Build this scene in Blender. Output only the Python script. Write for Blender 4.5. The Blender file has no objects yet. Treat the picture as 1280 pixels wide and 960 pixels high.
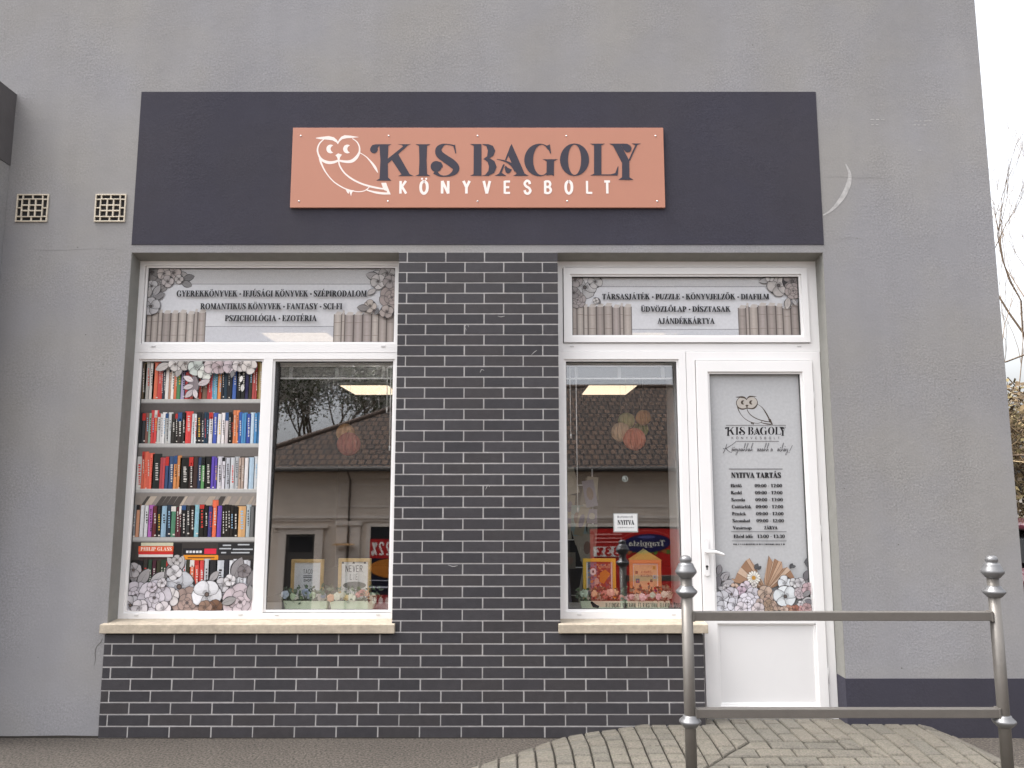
import bpy, bmesh, math, random
from mathutils import Vector, Matrix
R = math.radians
C = bpy.context.scene.collection
sc = bpy.context.scene
# ------------------------------------------------------------------ camera, sky, sun, exposure
PITCH, FOC, DIST, EYE = R(7.4), 960.0, 4.84, 1.51
cd = bpy.data.cameras.new('camera'); cam = bpy.data.objects.new('camera', cd); C.objects.link(cam)
cam.location = (0, -DIST, EYE); cam.rotation_euler = (R(90)+PITCH, 0, 0)
cd.sensor_width = 36; cd.lens = 27; cd.clip_start = .05; cd.clip_end = 2000
sc.camera = cam
w = bpy.data.worlds.new('World'); sc.world = w; w.use_nodes = True
nt = w.node_tree; bg = nt.nodes['Background']
sky = nt.nodes.new('ShaderNodeTexSky'); sky.sky_type = 'NISHITA'; sky.sun_disc = False
SUN_EL, SUN_AZ = R(64), R(274)          # azimuth measured clockwise from +Y
sky.sun_elevation = SUN_EL; sky.sun_rotation = SUN_AZ
sky.air_density = 1.0; sky.dust_density = 8.0; sky.ozone_density = 1.0
hs = nt.nodes.new('ShaderNodeHueSaturation'); hs.inputs['Saturation'].default_value = .22      # thin overcast: the blue is washed out
nt.links.new(sky.outputs[0], hs.inputs['Color']); nt.links.new(hs.outputs[0], bg.inputs[0]); bg.inputs[1].default_value = 0.15
sd = bpy.data.lights.new('sun', 'SUN'); sun = bpy.data.objects.new('sun', sd); C.objects.link(sun)
sd.energy = 0.5; sd.angle = R(30); sd.color = (1, .96, .9)
sdir = Vector((math.sin(SUN_AZ)*math.cos(SUN_EL), math.cos(SUN_AZ)*math.cos(SUN_EL), math.sin(SUN_EL)))
sun.rotation_euler = sdir.to_track_quat('Z', 'Y').to_euler(); sun.location = (-12, 1, 14)
sc.view_settings.view_transform = 'Standard'; sc.view_settings.look = 'None'
sc.view_settings.gamma = 1; sc.view_settings.use_curve_mapping = False
sc.view_settings.exposure = 1.9
sc.cycles.max_bounces = 8; sc.cycles.transparent_max_bounces = 16

# ------------------------------------------------------------------ helpers
def W(px, py, Y=0.0):
    """where a sight line of the survey photo meets the vertical plane y = Y"""
    u, v = px-640, py-480
    dy = FOC*math.cos(PITCH)+v*math.sin(PITCH); dz = FOC*math.sin(PITCH)-v*math.cos(PITCH)
    t = (DIST+Y)/dy
    return (u*t, EYE+dz*t)
def lin(c): return c/12.92 if c <= .04045 else ((c+.055)/1.055)**2.4
def hx(h):
    h = h.lstrip('#')
    if len(h) == 3: h = ''.join(c*2 for c in h)
    return tuple(lin(int(h[i:i+2], 16)/255) for i in (0, 2, 4))
MATS = {}
def mat(name, col=(.5, .5, .5), rough=.6, metal=0, nscale=0, namp=.15, bump=0, bscale=None, nr=(.25, .75), spec=.5, detail=6, big=0, bigscale=.6, bdist=.004, emit=None, coat=0):
    if name in MATS: return MATS[name]
    m = bpy.data.materials.new(name); m.use_nodes = True; MATS[name] = m
    n = m.node_tree.nodes; l = m.node_tree.links; b = n['Principled BSDF']
    b.inputs['Roughness'].default_value = rough; b.inputs['Metallic'].default_value = metal
    b.inputs['Specular IOR Level'].default_value = spec
    b.inputs['Coat Weight'].default_value = coat
    b.inputs['Base Color'].default_value = (*col, 1)
    if emit:
        b.inputs['Emission Color'].default_value = (*emit[0], 1); b.inputs['Emission Strength'].default_value = emit[1]
    tc = n.new('ShaderNodeTexCoord')
    if nscale:
        t = n.new('ShaderNodeTexNoise'); t.inputs['Scale'].default_value = nscale; t.inputs['Detail'].default_value = detail; t.inputs['Roughness'].default_value = .65
        l.new(tc.outputs['Object'], t.inputs['Vector'])
        mr = n.new('ShaderNodeMapRange'); mr.inputs['To Min'].default_value = 1-namp; mr.inputs['To Max'].default_value = 1+namp
        mr.inputs['From Min'].default_value = nr[0]; mr.inputs['From Max'].default_value = nr[1]
        l.new(t.outputs[0], mr.inputs[0]); val = mr.outputs[0]
        if big:
            t2 = n.new('ShaderNodeTexNoise'); t2.inputs['Scale'].default_value = bigscale; t2.inputs['Detail'].default_value = 5; t2.inputs['Roughness'].default_value = .55
            l.new(tc.outputs['Object'], t2.inputs['Vector'])
            m2 = n.new('ShaderNodeMapRange'); m2.inputs['To Min'].default_value = 1-big; m2.inputs['To Max'].default_value = 1+big
            m2.inputs['From Min'].default_value = .3; m2.inputs['From Max'].default_value = .7
            l.new(t2.outputs[0], m2.inputs[0])
            mu = n.new('ShaderNodeMath'); mu.operation = 'MULTIPLY'; l.new(val, mu.inputs[0]); l.new(m2.outputs[0], mu.inputs[1]); val = mu.outputs[0]
        vm = n.new('ShaderNodeVectorMath'); vm.operation = 'SCALE'; vm.inputs[0].default_value = col
        l.new(val, vm.inputs['Scale']); l.new(vm.outputs[0], b.inputs['Base Color'])
    if bump:
        t3 = n.new('ShaderNodeTexNoise'); t3.inputs['Scale'].default_value = bscale or nscale or 40; t3.inputs['Detail'].default_value = 5
        l.new(tc.outputs['Object'], t3.inputs['Vector'])
        bp = n.new('ShaderNodeBump'); bp.inputs['Strength'].default_value = bump; bp.inputs['Distance'].default_value = bdist
        l.new(t3.outputs[0], bp.inputs['Height']); l.new(bp.outputs[0], b.inputs['Normal'])
    return m
def print_mat(name, rough=.35, spec=.4, namp=.06):
    """ink on film or paper: the colour of each printed patch is stored with its face"""
    if name in MATS: return MATS[name]
    m = bpy.data.materials.new(name); m.use_nodes = True; MATS[name] = m
    n = m.node_tree.nodes; l = m.node_tree.links; b = n['Principled BSDF']
    b.inputs['Roughness'].default_value = rough; b.inputs['Specular IOR Level'].default_value = spec
    a = n.new('ShaderNodeAttribute'); a.attribute_name = 'Ink'
    tc = n.new('ShaderNodeTexCoord'); t = n.new('ShaderNodeTexNoise'); t.inputs['Scale'].default_value = 60; t.inputs['Detail'].default_value = 4
    l.new(tc.outputs['Object'], t.inputs['Vector'])
    mr = n.new('ShaderNodeMapRange'); mr.inputs['To Min'].default_value = 1-namp*2; mr.inputs['To Max'].default_value = 1+namp*2
    l.new(t.outputs[0], mr.inputs[0])
    vm = n.new('ShaderNodeVectorMath'); vm.operation = 'SCALE'; l.new(a.outputs['Color'], vm.inputs[0]); l.new(mr.outputs[0], vm.inputs['Scale'])
    l.new(vm.outputs[0], b.inputs['Base Color']); l.new(a.outputs['Alpha'], b.inputs['Alpha'])
    return m
def glass_mat(name='window_glass', refl=.14, tint=(.985, .99, .985)):
    if name in MATS: return MATS[name]
    m = bpy.data.materials.new(name); m.use_nodes = True; MATS[name] = m
    n = m.node_tree.nodes; l = m.node_tree.links
    for x in list(n): n.remove(x)
    o = n.new('ShaderNodeOutputMaterial'); mx = n.new('ShaderNodeMixShader'); tr = n.new('ShaderNodeBsdfTransparent'); gl = n.new('ShaderNodeBsdfGlossy')
    tr.inputs[0].default_value = (*tint, 1); gl.inputs['Roughness'].default_value = .012; gl.inputs[0].default_value = (.97, .97, 1, 1)
    lw = n.new('ShaderNodeLayerWeight'); lw.inputs[0].default_value = .12
    mr = n.new('ShaderNodeMapRange'); mr.inputs['To Min'].default_value = refl; mr.inputs['To Max'].default_value = .75
    tc = n.new('ShaderNodeTexCoord'); t = n.new('ShaderNodeTexNoise'); t.inputs['Scale'].default_value = 1.3; t.inputs['Detail'].default_value = 1
    bp = n.new('ShaderNodeBump'); bp.inputs['Strength'].default_value = .02; bp.inputs['Distance'].default_value = .02
    l.new(tc.outputs['Object'], t.inputs['Vector']); l.new(t.outputs[0], bp.inputs['Height']); l.new(bp.outputs[0], gl.inputs['Normal'])
    l.new(lw.outputs['Facing'], mr.inputs[0]); l.new(mr.outputs[0], mx.inputs[0]); l.new(tr.outputs[0], mx.inputs[1]); l.new(gl.outputs[0], mx.inputs[2])
    l.new(mx.outputs[0], o.inputs[0]); return m

def stucco_mat(name, col, amp=1.0):
    """float-finished render: faint cloudy tone, patches of open grain with specks"""
    m = mat(name, col, .92, spec=.2); n = m.node_tree.nodes; l = m.node_tree.links; b = n['Principled BSDF']; tc = n.new('ShaderNodeTexCoord')
    def noise(sc_, det, rough=.6, stretch=None):
        t = n.new('ShaderNodeTexNoise'); t.inputs['Scale'].default_value = sc_; t.inputs['Detail'].default_value = det; t.inputs['Roughness'].default_value = rough
        if stretch:
            mp = n.new('ShaderNodeMapping'); mp.inputs['Scale'].default_value = stretch; l.new(tc.outputs['Object'], mp.inputs[0]); l.new(mp.outputs[0], t.inputs['Vector'])
        else: l.new(tc.outputs['Object'], t.inputs['Vector'])
        return t.outputs[0]
    def rng_(x, f0, f1, t0, t1):
        k = n.new('ShaderNodeMapRange'); k.inputs['From Min'].default_value = f0; k.inputs['From Max'].default_value = f1; k.inputs['To Min'].default_value = t0; k.inputs['To Max'].default_value = t1; l.new(x, k.inputs[0]); return k.outputs[0]
    def mul(x, y):
        k = n.new('ShaderNodeMath'); k.operation = 'MULTIPLY'; l.new(x, k.inputs[0]); l.new(y, k.inputs[1]); return k.outputs[0]
    def add(x, y):
        k = n.new('ShaderNodeMath'); k.operation = 'ADD'; l.new(x, k.inputs[0]); l.new(y, k.inputs[1]); return k.outputs[0]
    mask = rng_(noise(1.7, 4), .42, .62, .25, 1.0)
    grain = rng_(noise(85, 3, .7), .3, .7, -.20*amp, .20*amp)
    cloud = mul(rng_(noise(.7, 5), .3, .7, .93, 1.07), rng_(noise(3.2, 5, .65), .3, .7, .965, 1.035))
    streak = rng_(noise(5, 3, .5, (1.6, 1.6, .12)), .35, .7, 1.015, .975)
    one = n.new('ShaderNodeMath'); one.operation = 'ADD'; one.inputs[1].default_value = 1; l.new(mul(grain, mask), one.inputs[0])
    v = mul(mul(one.outputs[0], cloud), streak)
    vm = n.new('ShaderNodeVectorMath'); vm.operation = 'SCALE'; vm.inputs[0].default_value = col; l.new(v, vm.inputs['Scale'])
    # slightly warmer and cooler washes
    mx = n.new('ShaderNodeMix'); mx.data_type = 'RGBA'; mx.blend_type = 'MULTIPLY'; mx.inputs['Factor'].default_value = 1
    cr = n.new('ShaderNodeValToRGB'); cr.color_ramp.elements[0].position = .38; cr.color_ramp.elements[0].color = (1.0, .985, .94, 1); cr.color_ramp.elements[1].position = .62; cr.color_ramp.elements[1].color = (.97, .975, 1.0, 1)
    l.new(noise(.9, 3), cr.inputs[0]); l.new(vm.outputs[0], mx.inputs['A']); l.new(cr.outputs[0], mx.inputs['B']); l.new(mx.outputs['Result'], b.inputs['Base Color'])
    h = add(mul(noise(70, 4, .6), mask), mul(noise(14, 3), rng_(noise(1.1, 2), 0, 1, .3, .6)))
    bp = n.new('ShaderNodeBump'); bp.inputs['Strength'].default_value = .38; bp.inputs['Distance'].default_value = .007; l.new(h, bp.inputs['Height']); l.new(bp.outputs[0], b.inputs['Normal'])
    return m
class MB:
    """collects shapes and links them as one mesh object"""
    def __init__(s): s.v = []; s.f = []; s.m = []; s.sm = []; s.ms = []
    def mi(s, m):
        if m not in s.ms: s.ms.append(m)
        return s.ms.index(m)
    def face(s, pts, m, smooth=False):
        b = len(s.v); s.v += [tuple(p) for p in pts]; s.f.append(tuple(range(b, b+len(pts)))); s.m.append(s.mi(m)); s.sm.append(smooth)
    def raw(s, vs, fs, m, smooth=False):
        b = len(s.v); s.v += [tuple(p) for p in vs]; k = s.mi(m)
        for f in fs: s.f.append(tuple(b+i for i in f)); s.m.append(k); s.sm.append(smooth)
    def box(s, x0, x1, y0, y1, z0, z1, m):
        vs = [(x, y, z) for z in (z0, z1) for y in (y0, y1) for x in (x0, x1)]
        s.raw(vs, [(0, 2, 3, 1), (4, 5, 7, 6), (0, 1, 5, 4), (2, 6, 7, 3), (0, 4, 6, 2), (1, 3, 7, 5)], m)
    def ring(s, o, i, y0, y1, m):
        """mitred frame: o, i = (x0,x1,z0,z1) outer and inner; y0 front, y1 back"""
        def c(r, y): return [(r[0], y, r[2]), (r[1], y, r[2]), (r[1], y, r[3]), (r[0], y, r[3])]
        vs = c(o, y0)+c(i, y0)+c(o, y1)+c(i, y1); fs = []
        for k in range(4):
            j = (k+1) % 4
            fs += [(k, j, 4+j, 4+k), (8+j, 8+k, 12+k, 12+j), (k, 8+k, 8+j, j), (4+k, 4+j, 12+j, 12+k)]
        s.raw(vs, fs, m)
    def prism(s, pts, y0, y1, m):
        n = len(pts); vs = [(x, y0, z) for x, z in pts]+[(x, y1, z) for x, z in pts]
        s.raw(vs, [tuple(range(n)), tuple(reversed(range(n, 2*n)))]+[(k, n+k, n+(k+1) % n, (k+1) % n) for k in range(n)], m)
    def tube(s, pts, rads, m, seg=8, smooth=True, cap=True):
        pts = [Vector(p) for p in pts]; n = len(pts); vs = []; fs = []
        if not hasattr(rads, '__len__'): rads = [rads]*n
        for i, p in enumerate(pts):
            d = (pts[min(i+1, n-1)]-pts[max(i-1, 0)]).normalized()
            a = Vector((0, 0, 1)) if abs(d.z) < .9 else Vector((1, 0, 0))
            u = d.cross(a).normalized(); w_ = d.cross(u)
            for k in range(seg):
                t = 2*math.pi*k/seg; vs.append(p+(u*math.cos(t)+w_*math.sin(t))*rads[i])
        for i in range(n-1):
            for k in range(seg):
                fs.append((i*seg+k, i*seg+(k+1) % seg, (i+1)*seg+(k+1) % seg, (i+1)*seg+k))
        if cap: fs += [tuple(reversed(range(seg))), tuple(range((n-1)*seg, n*seg))]
        s.raw(vs, fs, m, smooth)
    def lathe(s, prof, c, m, seg=32, smooth=True):
        vs = []; fs = []
        for r, z in prof:
            for k in range(seg):
                t = 2*math.pi*k/seg; vs.append((c[0]+r*math.cos(t), c[1]+r*math.sin(t), c[2]+z))
        n = len(prof)
        for i in range(n-1):
            for k in range(seg): fs.append((i*seg+k, i*seg+(k+1) % seg, (i+1)*seg+(k+1) % seg, (i+1)*seg+k))
        fs += [tuple(reversed(range(seg))), tuple(range((n-1)*seg, n*seg))]
        s.raw(vs, fs, m, smooth)
    def blob(s, c, r, m, rng=None, rough=0, seg=10, rings=7, sq=(1, 1, 1)):
        vs = []; fs = []
        for i in range(rings+1):
            a = math.pi*i/rings
            for k in range(seg):
                t = 2*math.pi*k/seg; q = r*(1+(rng.uniform(-rough, rough) if rng else 0))
                vs.append((c[0]+q*math.sin(a)*math.cos(t)*sq[0], c[1]+q*math.sin(a)*math.sin(t)*sq[1], c[2]+q*math.cos(a)*sq[2]))
        for i in range(rings):
            for k in range(seg): fs.append((i*seg+k, (i+1)*seg+k, (i+1)*seg+(k+1) % seg, i*seg+(k+1) % seg))
        s.raw(vs, fs, m, True)
    def build(s, name, parent=None, bevel=0, weld=False):
        me = bpy.data.meshes.new(name); me.from_pydata(s.v, [], s.f)
        for m in s.ms: me.materials.append(m)
        for i, p in enumerate(me.polygons): p.material_index = s.m[i]; p.use_smooth = s.sm[i]
        if weld:
            b = bmesh.new(); b.from_mesh(me); bmesh.ops.remove_doubles(b, verts=b.verts, dist=1e-5); bmesh.ops.recalc_face_normals(b, faces=b.faces); b.to_mesh(me); b.free()
        me.update(); o = bpy.data.objects.new(name, me); C.objects.link(o)
        if parent: o.parent = parent
        if bevel:
            bm = o.modifiers.new('bevel', 'BEVEL'); bm.width = bevel; bm.segments = 2; bm.limit_method = 'ANGLE'; bm.angle_limit = R(40)
        return o
def tag(o, label=None, cat=None, group=None, kind=None):
    if label: o['label'] = label
    if cat: o['category'] = cat
    if group: o['group'] = group
    if kind: o['kind'] = kind
    return o
def empty(name, label, cat, loc=(0, 0, 0), group=None):
    o = bpy.data.objects.new(name, None); C.objects.link(o); o.location = loc; o.empty_display_size = .2
    return tag(o, label, cat, group)
def attach(o, root):
    """parent a mesh modelled in world coordinates to a thing standing at its base"""
    o.parent = root; o.matrix_parent_inverse = Matrix.Translation(-root.location)
    return o

# ---- flat printed work: every patch of ink lies a hair in front of the one below it
class Flat:
    def __init__(s, y, step=.00003): s.y = y; s.step = step; s.lay = 0; s.v = []; s.f = []; s.c = []; s.al = []; s.alpha = 1.0
    def up(s, n=1): s.lay += n
    def poly(s, pts, col):
        if isinstance(col, str): col = hx(col)
        y = s.y-s.step*s.lay; b = len(s.v)
        s.v += [(x, y, z) for x, z in pts]; s.f.append(tuple(range(b, b+len(pts)))); s.c.append(col); s.al.append(s.alpha)
    def rect(s, x0, x1, z0, z1, col): s.poly([(x0, z0), (x1, z0), (x1, z1), (x0, z1)], col)
    def ell(s, cx, cz, rx, rz, col, rot=0, n=14, clip=None):
        ca, sa = math.cos(rot), math.sin(rot); p = []
        for k in range(n):
            t = 2*math.pi*k/n; a, b = rx*math.cos(t), rz*math.sin(t); p.append((cx+a*ca-b*sa, cz+a*sa+b*ca))
        if clip: p = cliprect(p, *clip)
        if len(p) > 2: s.poly(p, col)
    def build(s, name, parent, m):
        me = bpy.data.meshes.new(name); me.from_pydata(s.v, [], s.f); me.materials.append(m)
        at = me.attributes.new('Ink', 'FLOAT_COLOR', 'CORNER'); d = []
        for p, c, al in zip(me.polygons, s.c, s.al):
            for _ in range(p.loop_total): d += [c[0], c[1], c[2], al]
        at.data.foreach_set('color', d); me.update()
        o = bpy.data.objects.new(name, me); C.objects.link(o)
        if parent: o.parent = parent
        return o
def cliprect(p, x0, x1, z0, z1):
    for ax, lim, sg in ((0, x0, 1), (0, x1, -1), (1, z0, 1), (1, z1, -1)):
        q = []
        for i in range(len(p)):
            a, b = p[i-1], p[i]; ia, ib = (a[ax]-lim)*sg >= 0, (b[ax]-lim)*sg >= 0
            if ia != ib:
                t = (lim-a[ax])/(b[ax]-a[ax]); q.append((a[0]+(b[0]-a[0])*t, a[1]+(b[1]-a[1])*t))
            if ib: q.append(b)
        p = q
        if not p: return p
    return p
def clipconvex(p, poly):
    for i in range(len(poly)):
        a, b = poly[i], poly[(i+1) % len(poly)]
        def sd_(q): return (b[0]-a[0])*(q[1]-a[1])-(b[1]-a[1])*(q[0]-a[0])
        r = []
        for k in range(len(p)):
            c, d = p[k-1], p[k]; sc_, sd2 = sd_(c), sd_(d)
            if (sc_ >= 0) != (sd2 >= 0):
                t = sc_/(sc_-sd2); r.append((c[0]+(d[0]-c[0])*t, c[1]+(d[1]-c[1])*t))
            if sd2 >= 0: r.append(d)
        p = r
        if not p: return p
    return p
def smooth_path(pts, n=6):
    """Catmull-Rom through (x, z, width)"""
    out = []; m = len(pts)
    for i in range(m-1):
        p0, p1, p2, p3 = pts[max(i-1, 0)], pts[i], pts[i+1], pts[min(i+2, m-1)]
        for k in range(n):
            t = k/n
            out.append(tuple(.5*((2*p1[a])+(-p0[a]+p2[a])*t+(2*p0[a]-5*p1[a]+4*p2[a]-p3[a])*t*t+(-p0[a]+3*p1[a]-3*p2[a]+p3[a])*t**3) for a in range(len(p1))))
    out.append(tuple(pts[-1])); return out
def ribbon(pts, n=6, straight=False):
    """polygons (one quad per step) of a stroke given by centre line and widths"""
    P = pts if straight else smooth_path(pts, n); L = []; q = []
    for i, p in enumerate(P):
        a, b = P[max(i-1, 0)], P[min(i+1, len(P)-1)]; dx, dz = b[0]-a[0], b[1]-a[1]; d = math.hypot(dx, dz) or 1
        nx, nz = -dz/d, dx/d; h = p[2]/2; L.append(((p[0]+nx*h, p[1]+nz*h), (p[0]-nx*h, p[1]-nz*h)))
    for a, b in zip(L, L[1:]): q.append([a[0], b[0], b[1], a[1]])
    return q
def circle(cx, cz, r, n=16, rz=None): return [(cx+r*math.cos(2*math.pi*k/n), cz+(rz or r)*math.sin(2*math.pi*k/n)) for k in range(n)]
def ringq(cx, cz, rx, rz, ix, iz, a0=0, a1=360, n=24, icx=None):
    out = []; icx = cx if icx is None else icx
    for k in range(n):
        t, u = R(a0+(a1-a0)*k/n), R(a0+(a1-a0)*(k+1)/n)
        out.append([(cx+rx*math.cos(t), cz+rz*math.sin(t)), (cx+rx*math.cos(u), cz+rz*math.sin(u)), (icx+ix*math.cos(u), cz+iz*math.sin(u)), (icx+ix*math.cos(t), cz+iz*math.sin(t))])
    return out
def rc(x0, x1, y0, y1): return [(x0, y0), (x1, y0), (x1, y1), (x0, y1)]

# ---- a bold serif alphabet, capital height 1.  glyph -> (polygon groups, advance); one group per ink layer
T_, t_, S_ = .215, .08, .07
def stem(x, y0=0, y1=1, w=T_, top=True, bot=True):
    g = [[rc(x, x+w, y0, y1)]]
    if bot: g.append([rc(x-S_, x+w+S_, y0, y0+t_)])
    if top: g.append([rc(x-S_, x+w+S_, y1-t_, y1)])
    return g
def glyph(ch):
    base = {'Á': 'A', 'É': 'E', 'Í': 'I', 'Ó': 'O', 'Ö': 'O', 'Ő': 'O', 'Ú': 'U', 'Ü': 'U', 'á': 'a', 'é': 'e', 'ö': 'o', 'ő': 'o', 'ü': 'u', 'ú': 'u', 'ó': 'o', 'í': 'i'}
    if ch in base:
        g, a = glyph(base[ch]); g = list(g); low = ch.islower(); y = .78 if low else 1.08; c = (a-.12)/2
        if ch in 'ÁÉÍÓÚáéóúí': g.append([[(c-.06, y), (c+.03, y), (c+.16, y+.2), (c+.03, y+.2)]])
        elif ch in 'ŐŰő': g.append([[(c-.16, y), (c-.08, y), (c+.02, y+.2), (c-.1, y+.2)], [(c+.04, y), (c+.12, y), (c+.24, y+.2), (c+.1, y+.2)]])
        else: g.append([circle(c-.13, y+.09, .075, 8), circle(c+.13, y+.09, .075, 8)])
        return g, a
    if ch == ' ': return [], .34
    if ch == '•': return [[circle(.14, .42, .14, 10)]], .3
    if ch == '-': return [[rc(0, .26, .36, .46)]], .36
    if ch == ':': return [[circle(.08, .1, .09, 8), circle(.08, .5, .09, 8)]], .26
    if ch == 'A': return [[[(.3, 1), (.42, 1), (.76, 0), (.52, 0)]], [[(.34, .93), (.38, .8), (.13, 0), (.06, 0)]], [rc(.18, .56, .3, .36)], [rc(-.02, .24, 0, .05), rc(.44, .84, 0, .05)]], .86
    if ch == 'B': return stem(.07)+[ringq(.3, .74, .32, .26, .12, .2, -90, 90, 10)]+[ringq(.32, .26, .37, .27, .15, .21, -90, 90, 10)], .78
    if ch == 'C': return [ringq(.4, .5, .4, .52, .2, .45, 48, 312, 20, .43)]+[[[(.62, .62), (.7, .62), (.7, 1), (.62, .95)]], [[(.62, .3), (.7, .3), (.66, .12), (.6, .14)]]], .8
    if ch == 'G': return [ringq(.4, .5, .4, .52, .2, .45, 48, 300, 20, .43)]+[[[(.62, .62), (.7, .62), (.7, 1), (.62, .95)]], [rc(.56, .75, .02, .42)], [rc(.48, .83, .38, .44)]], .88
    if ch == 'D': return stem(.07)+[ringq(.32, .5, .45, .5, .24, .44, -90, 90, 14)], .86
    if ch in 'EF':
        g = stem(.07, top=False, bot=False)+[[rc(0, .6, .94, 1)], [rc(.54, .6, .72, .95)], [rc(.24, .46, .47, .53)], [rc(.42, .48, .38, .62)]]
        g += [[rc(0, .64, 0, .06)], [rc(.57, .64, .05, .3)]] if ch == 'E' else [[rc(0, .34, 0, .06)]]
        return g, .74 if ch == 'E' else .68
    if ch == 'H': return stem(.07)+stem(.55)+[[rc(.2, .6, .47, .53)]], .9
    if ch == 'I': return stem(.07), .43
    if ch == 'J': return stem(.2, .2, 1, bot=False)+[ringq(.15, .2, .24, .24, .06, .17, 180, 360, 10)], .56
    if ch == 'K': return stem(.07)+[[[(.24, .38), (.24, .5), (.56, 1), (.64, 1)]], [[(.34, .58), (.46, .7), (.8, 0), (.55, 0)]], [rc(.46, .76, .95, 1), rc(.48, .86, 0, .05)]], .86
    if ch == 'L': return stem(.07)+[[rc(.2, .6, 0, .06)], [rc(.55, .61, .04, .32)]], .68
    if ch == 'M': return [[rc(.09, .15, 0, 1)], [rc(0, .25, 0, .05)], [[(.05, 1), (.28, 1), (.55, .05), (.45, .05)]], [[(.5, .05), (.56, .05), (.8, 1), (.72, 1)]]]+stem(.7), 1.02
    if ch == 'N': return [[rc(.09, .15, 0, 1)], [rc(0, .25, 0, .05)], [[(.04, 1), (.27, 1), (.72, 0), (.6, 0)]], [rc(.65, .71, 0, 1)], [rc(.55, .81, .95, 1)]], .86
    if ch == 'O': return [ringq(.42, .5, .42, .52, .21, .46)], .92
    if ch == 'P': return stem(.07)+[ringq(.3, .7, .36, .3, .14, .24, -90, 90, 12)], .72
    if ch == 'R': return stem(.07)+[ringq(.3, .72, .35, .28, .13, .22, -90, 90, 12)]+[[[(.3, .46), (.5, .5), (.82, 0), (.58, 0)]], [rc(.55, .86, 0, .05)]], .86
    if ch == 'S': return [ribbon([(.5, .8, .04), (.42, .95, .06), (.28, .98, .08), (.13, .88, .17), (.12, .7, .2), (.3, .52, .24), (.48, .34, .22), (.48, .14, .18), (.32, .02, .08), (.16, .05, .06), (.08, .2, .04)], 4)]+[[rc(.49, .55, .7, 1)], [rc(.03, .09, 0, .3)]], .66
    if ch == 'T': return stem(.24, top=False)+[[rc(0, .67, .94, 1)], [rc(0, .06, .72, .95), rc(.61, .67, .72, .95)]], .74
    if ch == 'U': return stem(.07, .25, 1, bot=False)+[[rc(.6, .66, .25, 1)], [rc(.52, .74, .95, 1)], ringq(.365, .27, .295, .29, .105, .22, 180, 360, 12)], .8
    if ch == 'V': return [[[(.04, 1), (.26, 1), (.48, .1), (.42, -.02), (.36, -.02)]], [[(.4, .02), (.46, .02), (.74, 1), (.66, 1)]], [rc(-.03, .34, .95, 1), rc(.56, .82, .95, 1)]], .8
    if ch == 'Y': return [[[(.04, 1), (.26, 1), (.5, .45), (.3, .4)]], [[(.42, .44), (.48, .46), (.74, 1), (.66, 1)]], [rc(.29, .48, 0, .48)], [rc(.22, .56, 0, .05)], [rc(-.03, .34, .95, 1), rc(.57, .83, .95, 1)]], .8
    if ch == 'Z': return [[[(.4, 1), (.62, 1), (.24, 0), (.01, 0)]], [rc(.04, .62, .94, 1)], [rc(0, .62, 0, .06)], [rc(.04, .1, .72, .95), rc(.57, .63, .05, .28)]], .7
    if ch == 'f': return [[rc(.12, .27, 0, .85)], [rc(0, .4, .58, .64)], ringq(.27, .82, .15, .18, .03, .12, 40, 180, 6)], .4
    if ch == 't': return [[rc(.1, .26, .05, .9)], [rc(0, .38, .58, .64)], [rc(.1, .36, 0, .07)]], .42
    if ch == 'i': return stem(.06, 0, .64, .16)+[[circle(.14, .82, .1, 8)]], .38
    if ch in 'kbd':
        x = .06 if ch != 'd' else .4
        g = stem(x, 0, 1, .16, top=False, bot=ch == 'k')
        if ch == 'k': return g+[[[(.22, .28), (.22, .36), (.46, .64), (.52, .64)]], [[(.28, .4), (.4, .45), (.62, 0), (.44, 0)]]], .66
        c = .3
        return g+[ringq(c, .32, .3, .34, .14, .28)], .66
    if ch in 'oec':
        if ch == 'o': return [ringq(.3, .32, .3, .35, .14, .29, n=16)], .66
        g = [ringq(.3, .32, .3, .35, .14, .29, 15 if ch == 'e' else 40, 325, 16)]
        if ch == 'e': g.append([rc(.1, .58, .33, .39)])
        return g, .62
    if ch == 'a': return [ringq(.24, .2, .24, .22, .1, .16), [rc(.36, .52, 0, .5)], ringq(.28, .45, .24, .21, .1, .15, 0, 160, 8)], .62
    if ch == 's': return [ribbon([(.4, .5, .04), (.24, .62, .08), (.1, .5, .16), (.24, .33, .18), (.38, .16, .16), (.24, .02, .08), (.04, .14, .04)], 3)], .52
    if ch == 'r': return stem(.06, 0, .64, .16)+[[circle(.36, .55, .1, 8)]], .48
    if ch in 'nmu':
        if ch == 'u': return stem(.06, .1, .64, .16, bot=False)+[[rc(.4, .56, 0, .64)], ringq(.31, .2, .25, .2, .09, .14, 180, 360, 8)], .68
        g = stem(.06, 0, .64, .16)+[ringq(.31, .42, .25, .22, .09, .16, 0, 180, 8), [rc(.4, .56, 0, .42)], [rc(.34, .62, 0, .05)]]
        if ch == 'm': return g+[ringq(.65, .42, .25, .22, .09, .16, 0, 180, 8), [rc(.74, .9, 0, .42)], [rc(.68, .96, 0, .05)]], 1.0
        return g, .68
    if ch == 'p': return stem(.06, -.28, .64, .16)+[ringq(.36, .32, .28, .34, .12, .28)], .7
    if ch == 'z': return [[[(.3, .64), (.5, .64), (.2, 0), (0, 0)]], [rc(.03, .5, .58, .64)], [rc(0, .52, 0, .06)]], .58
    if ch == '0': return [ringq(.3, .5, .3, .51, .13, .45)], .68
    if ch == '1': return stem(.16, 0, 1, top=False)+[[[(.16, 1), (.2, 1), (.2, .8), (.02, .78)]]], .56
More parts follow.
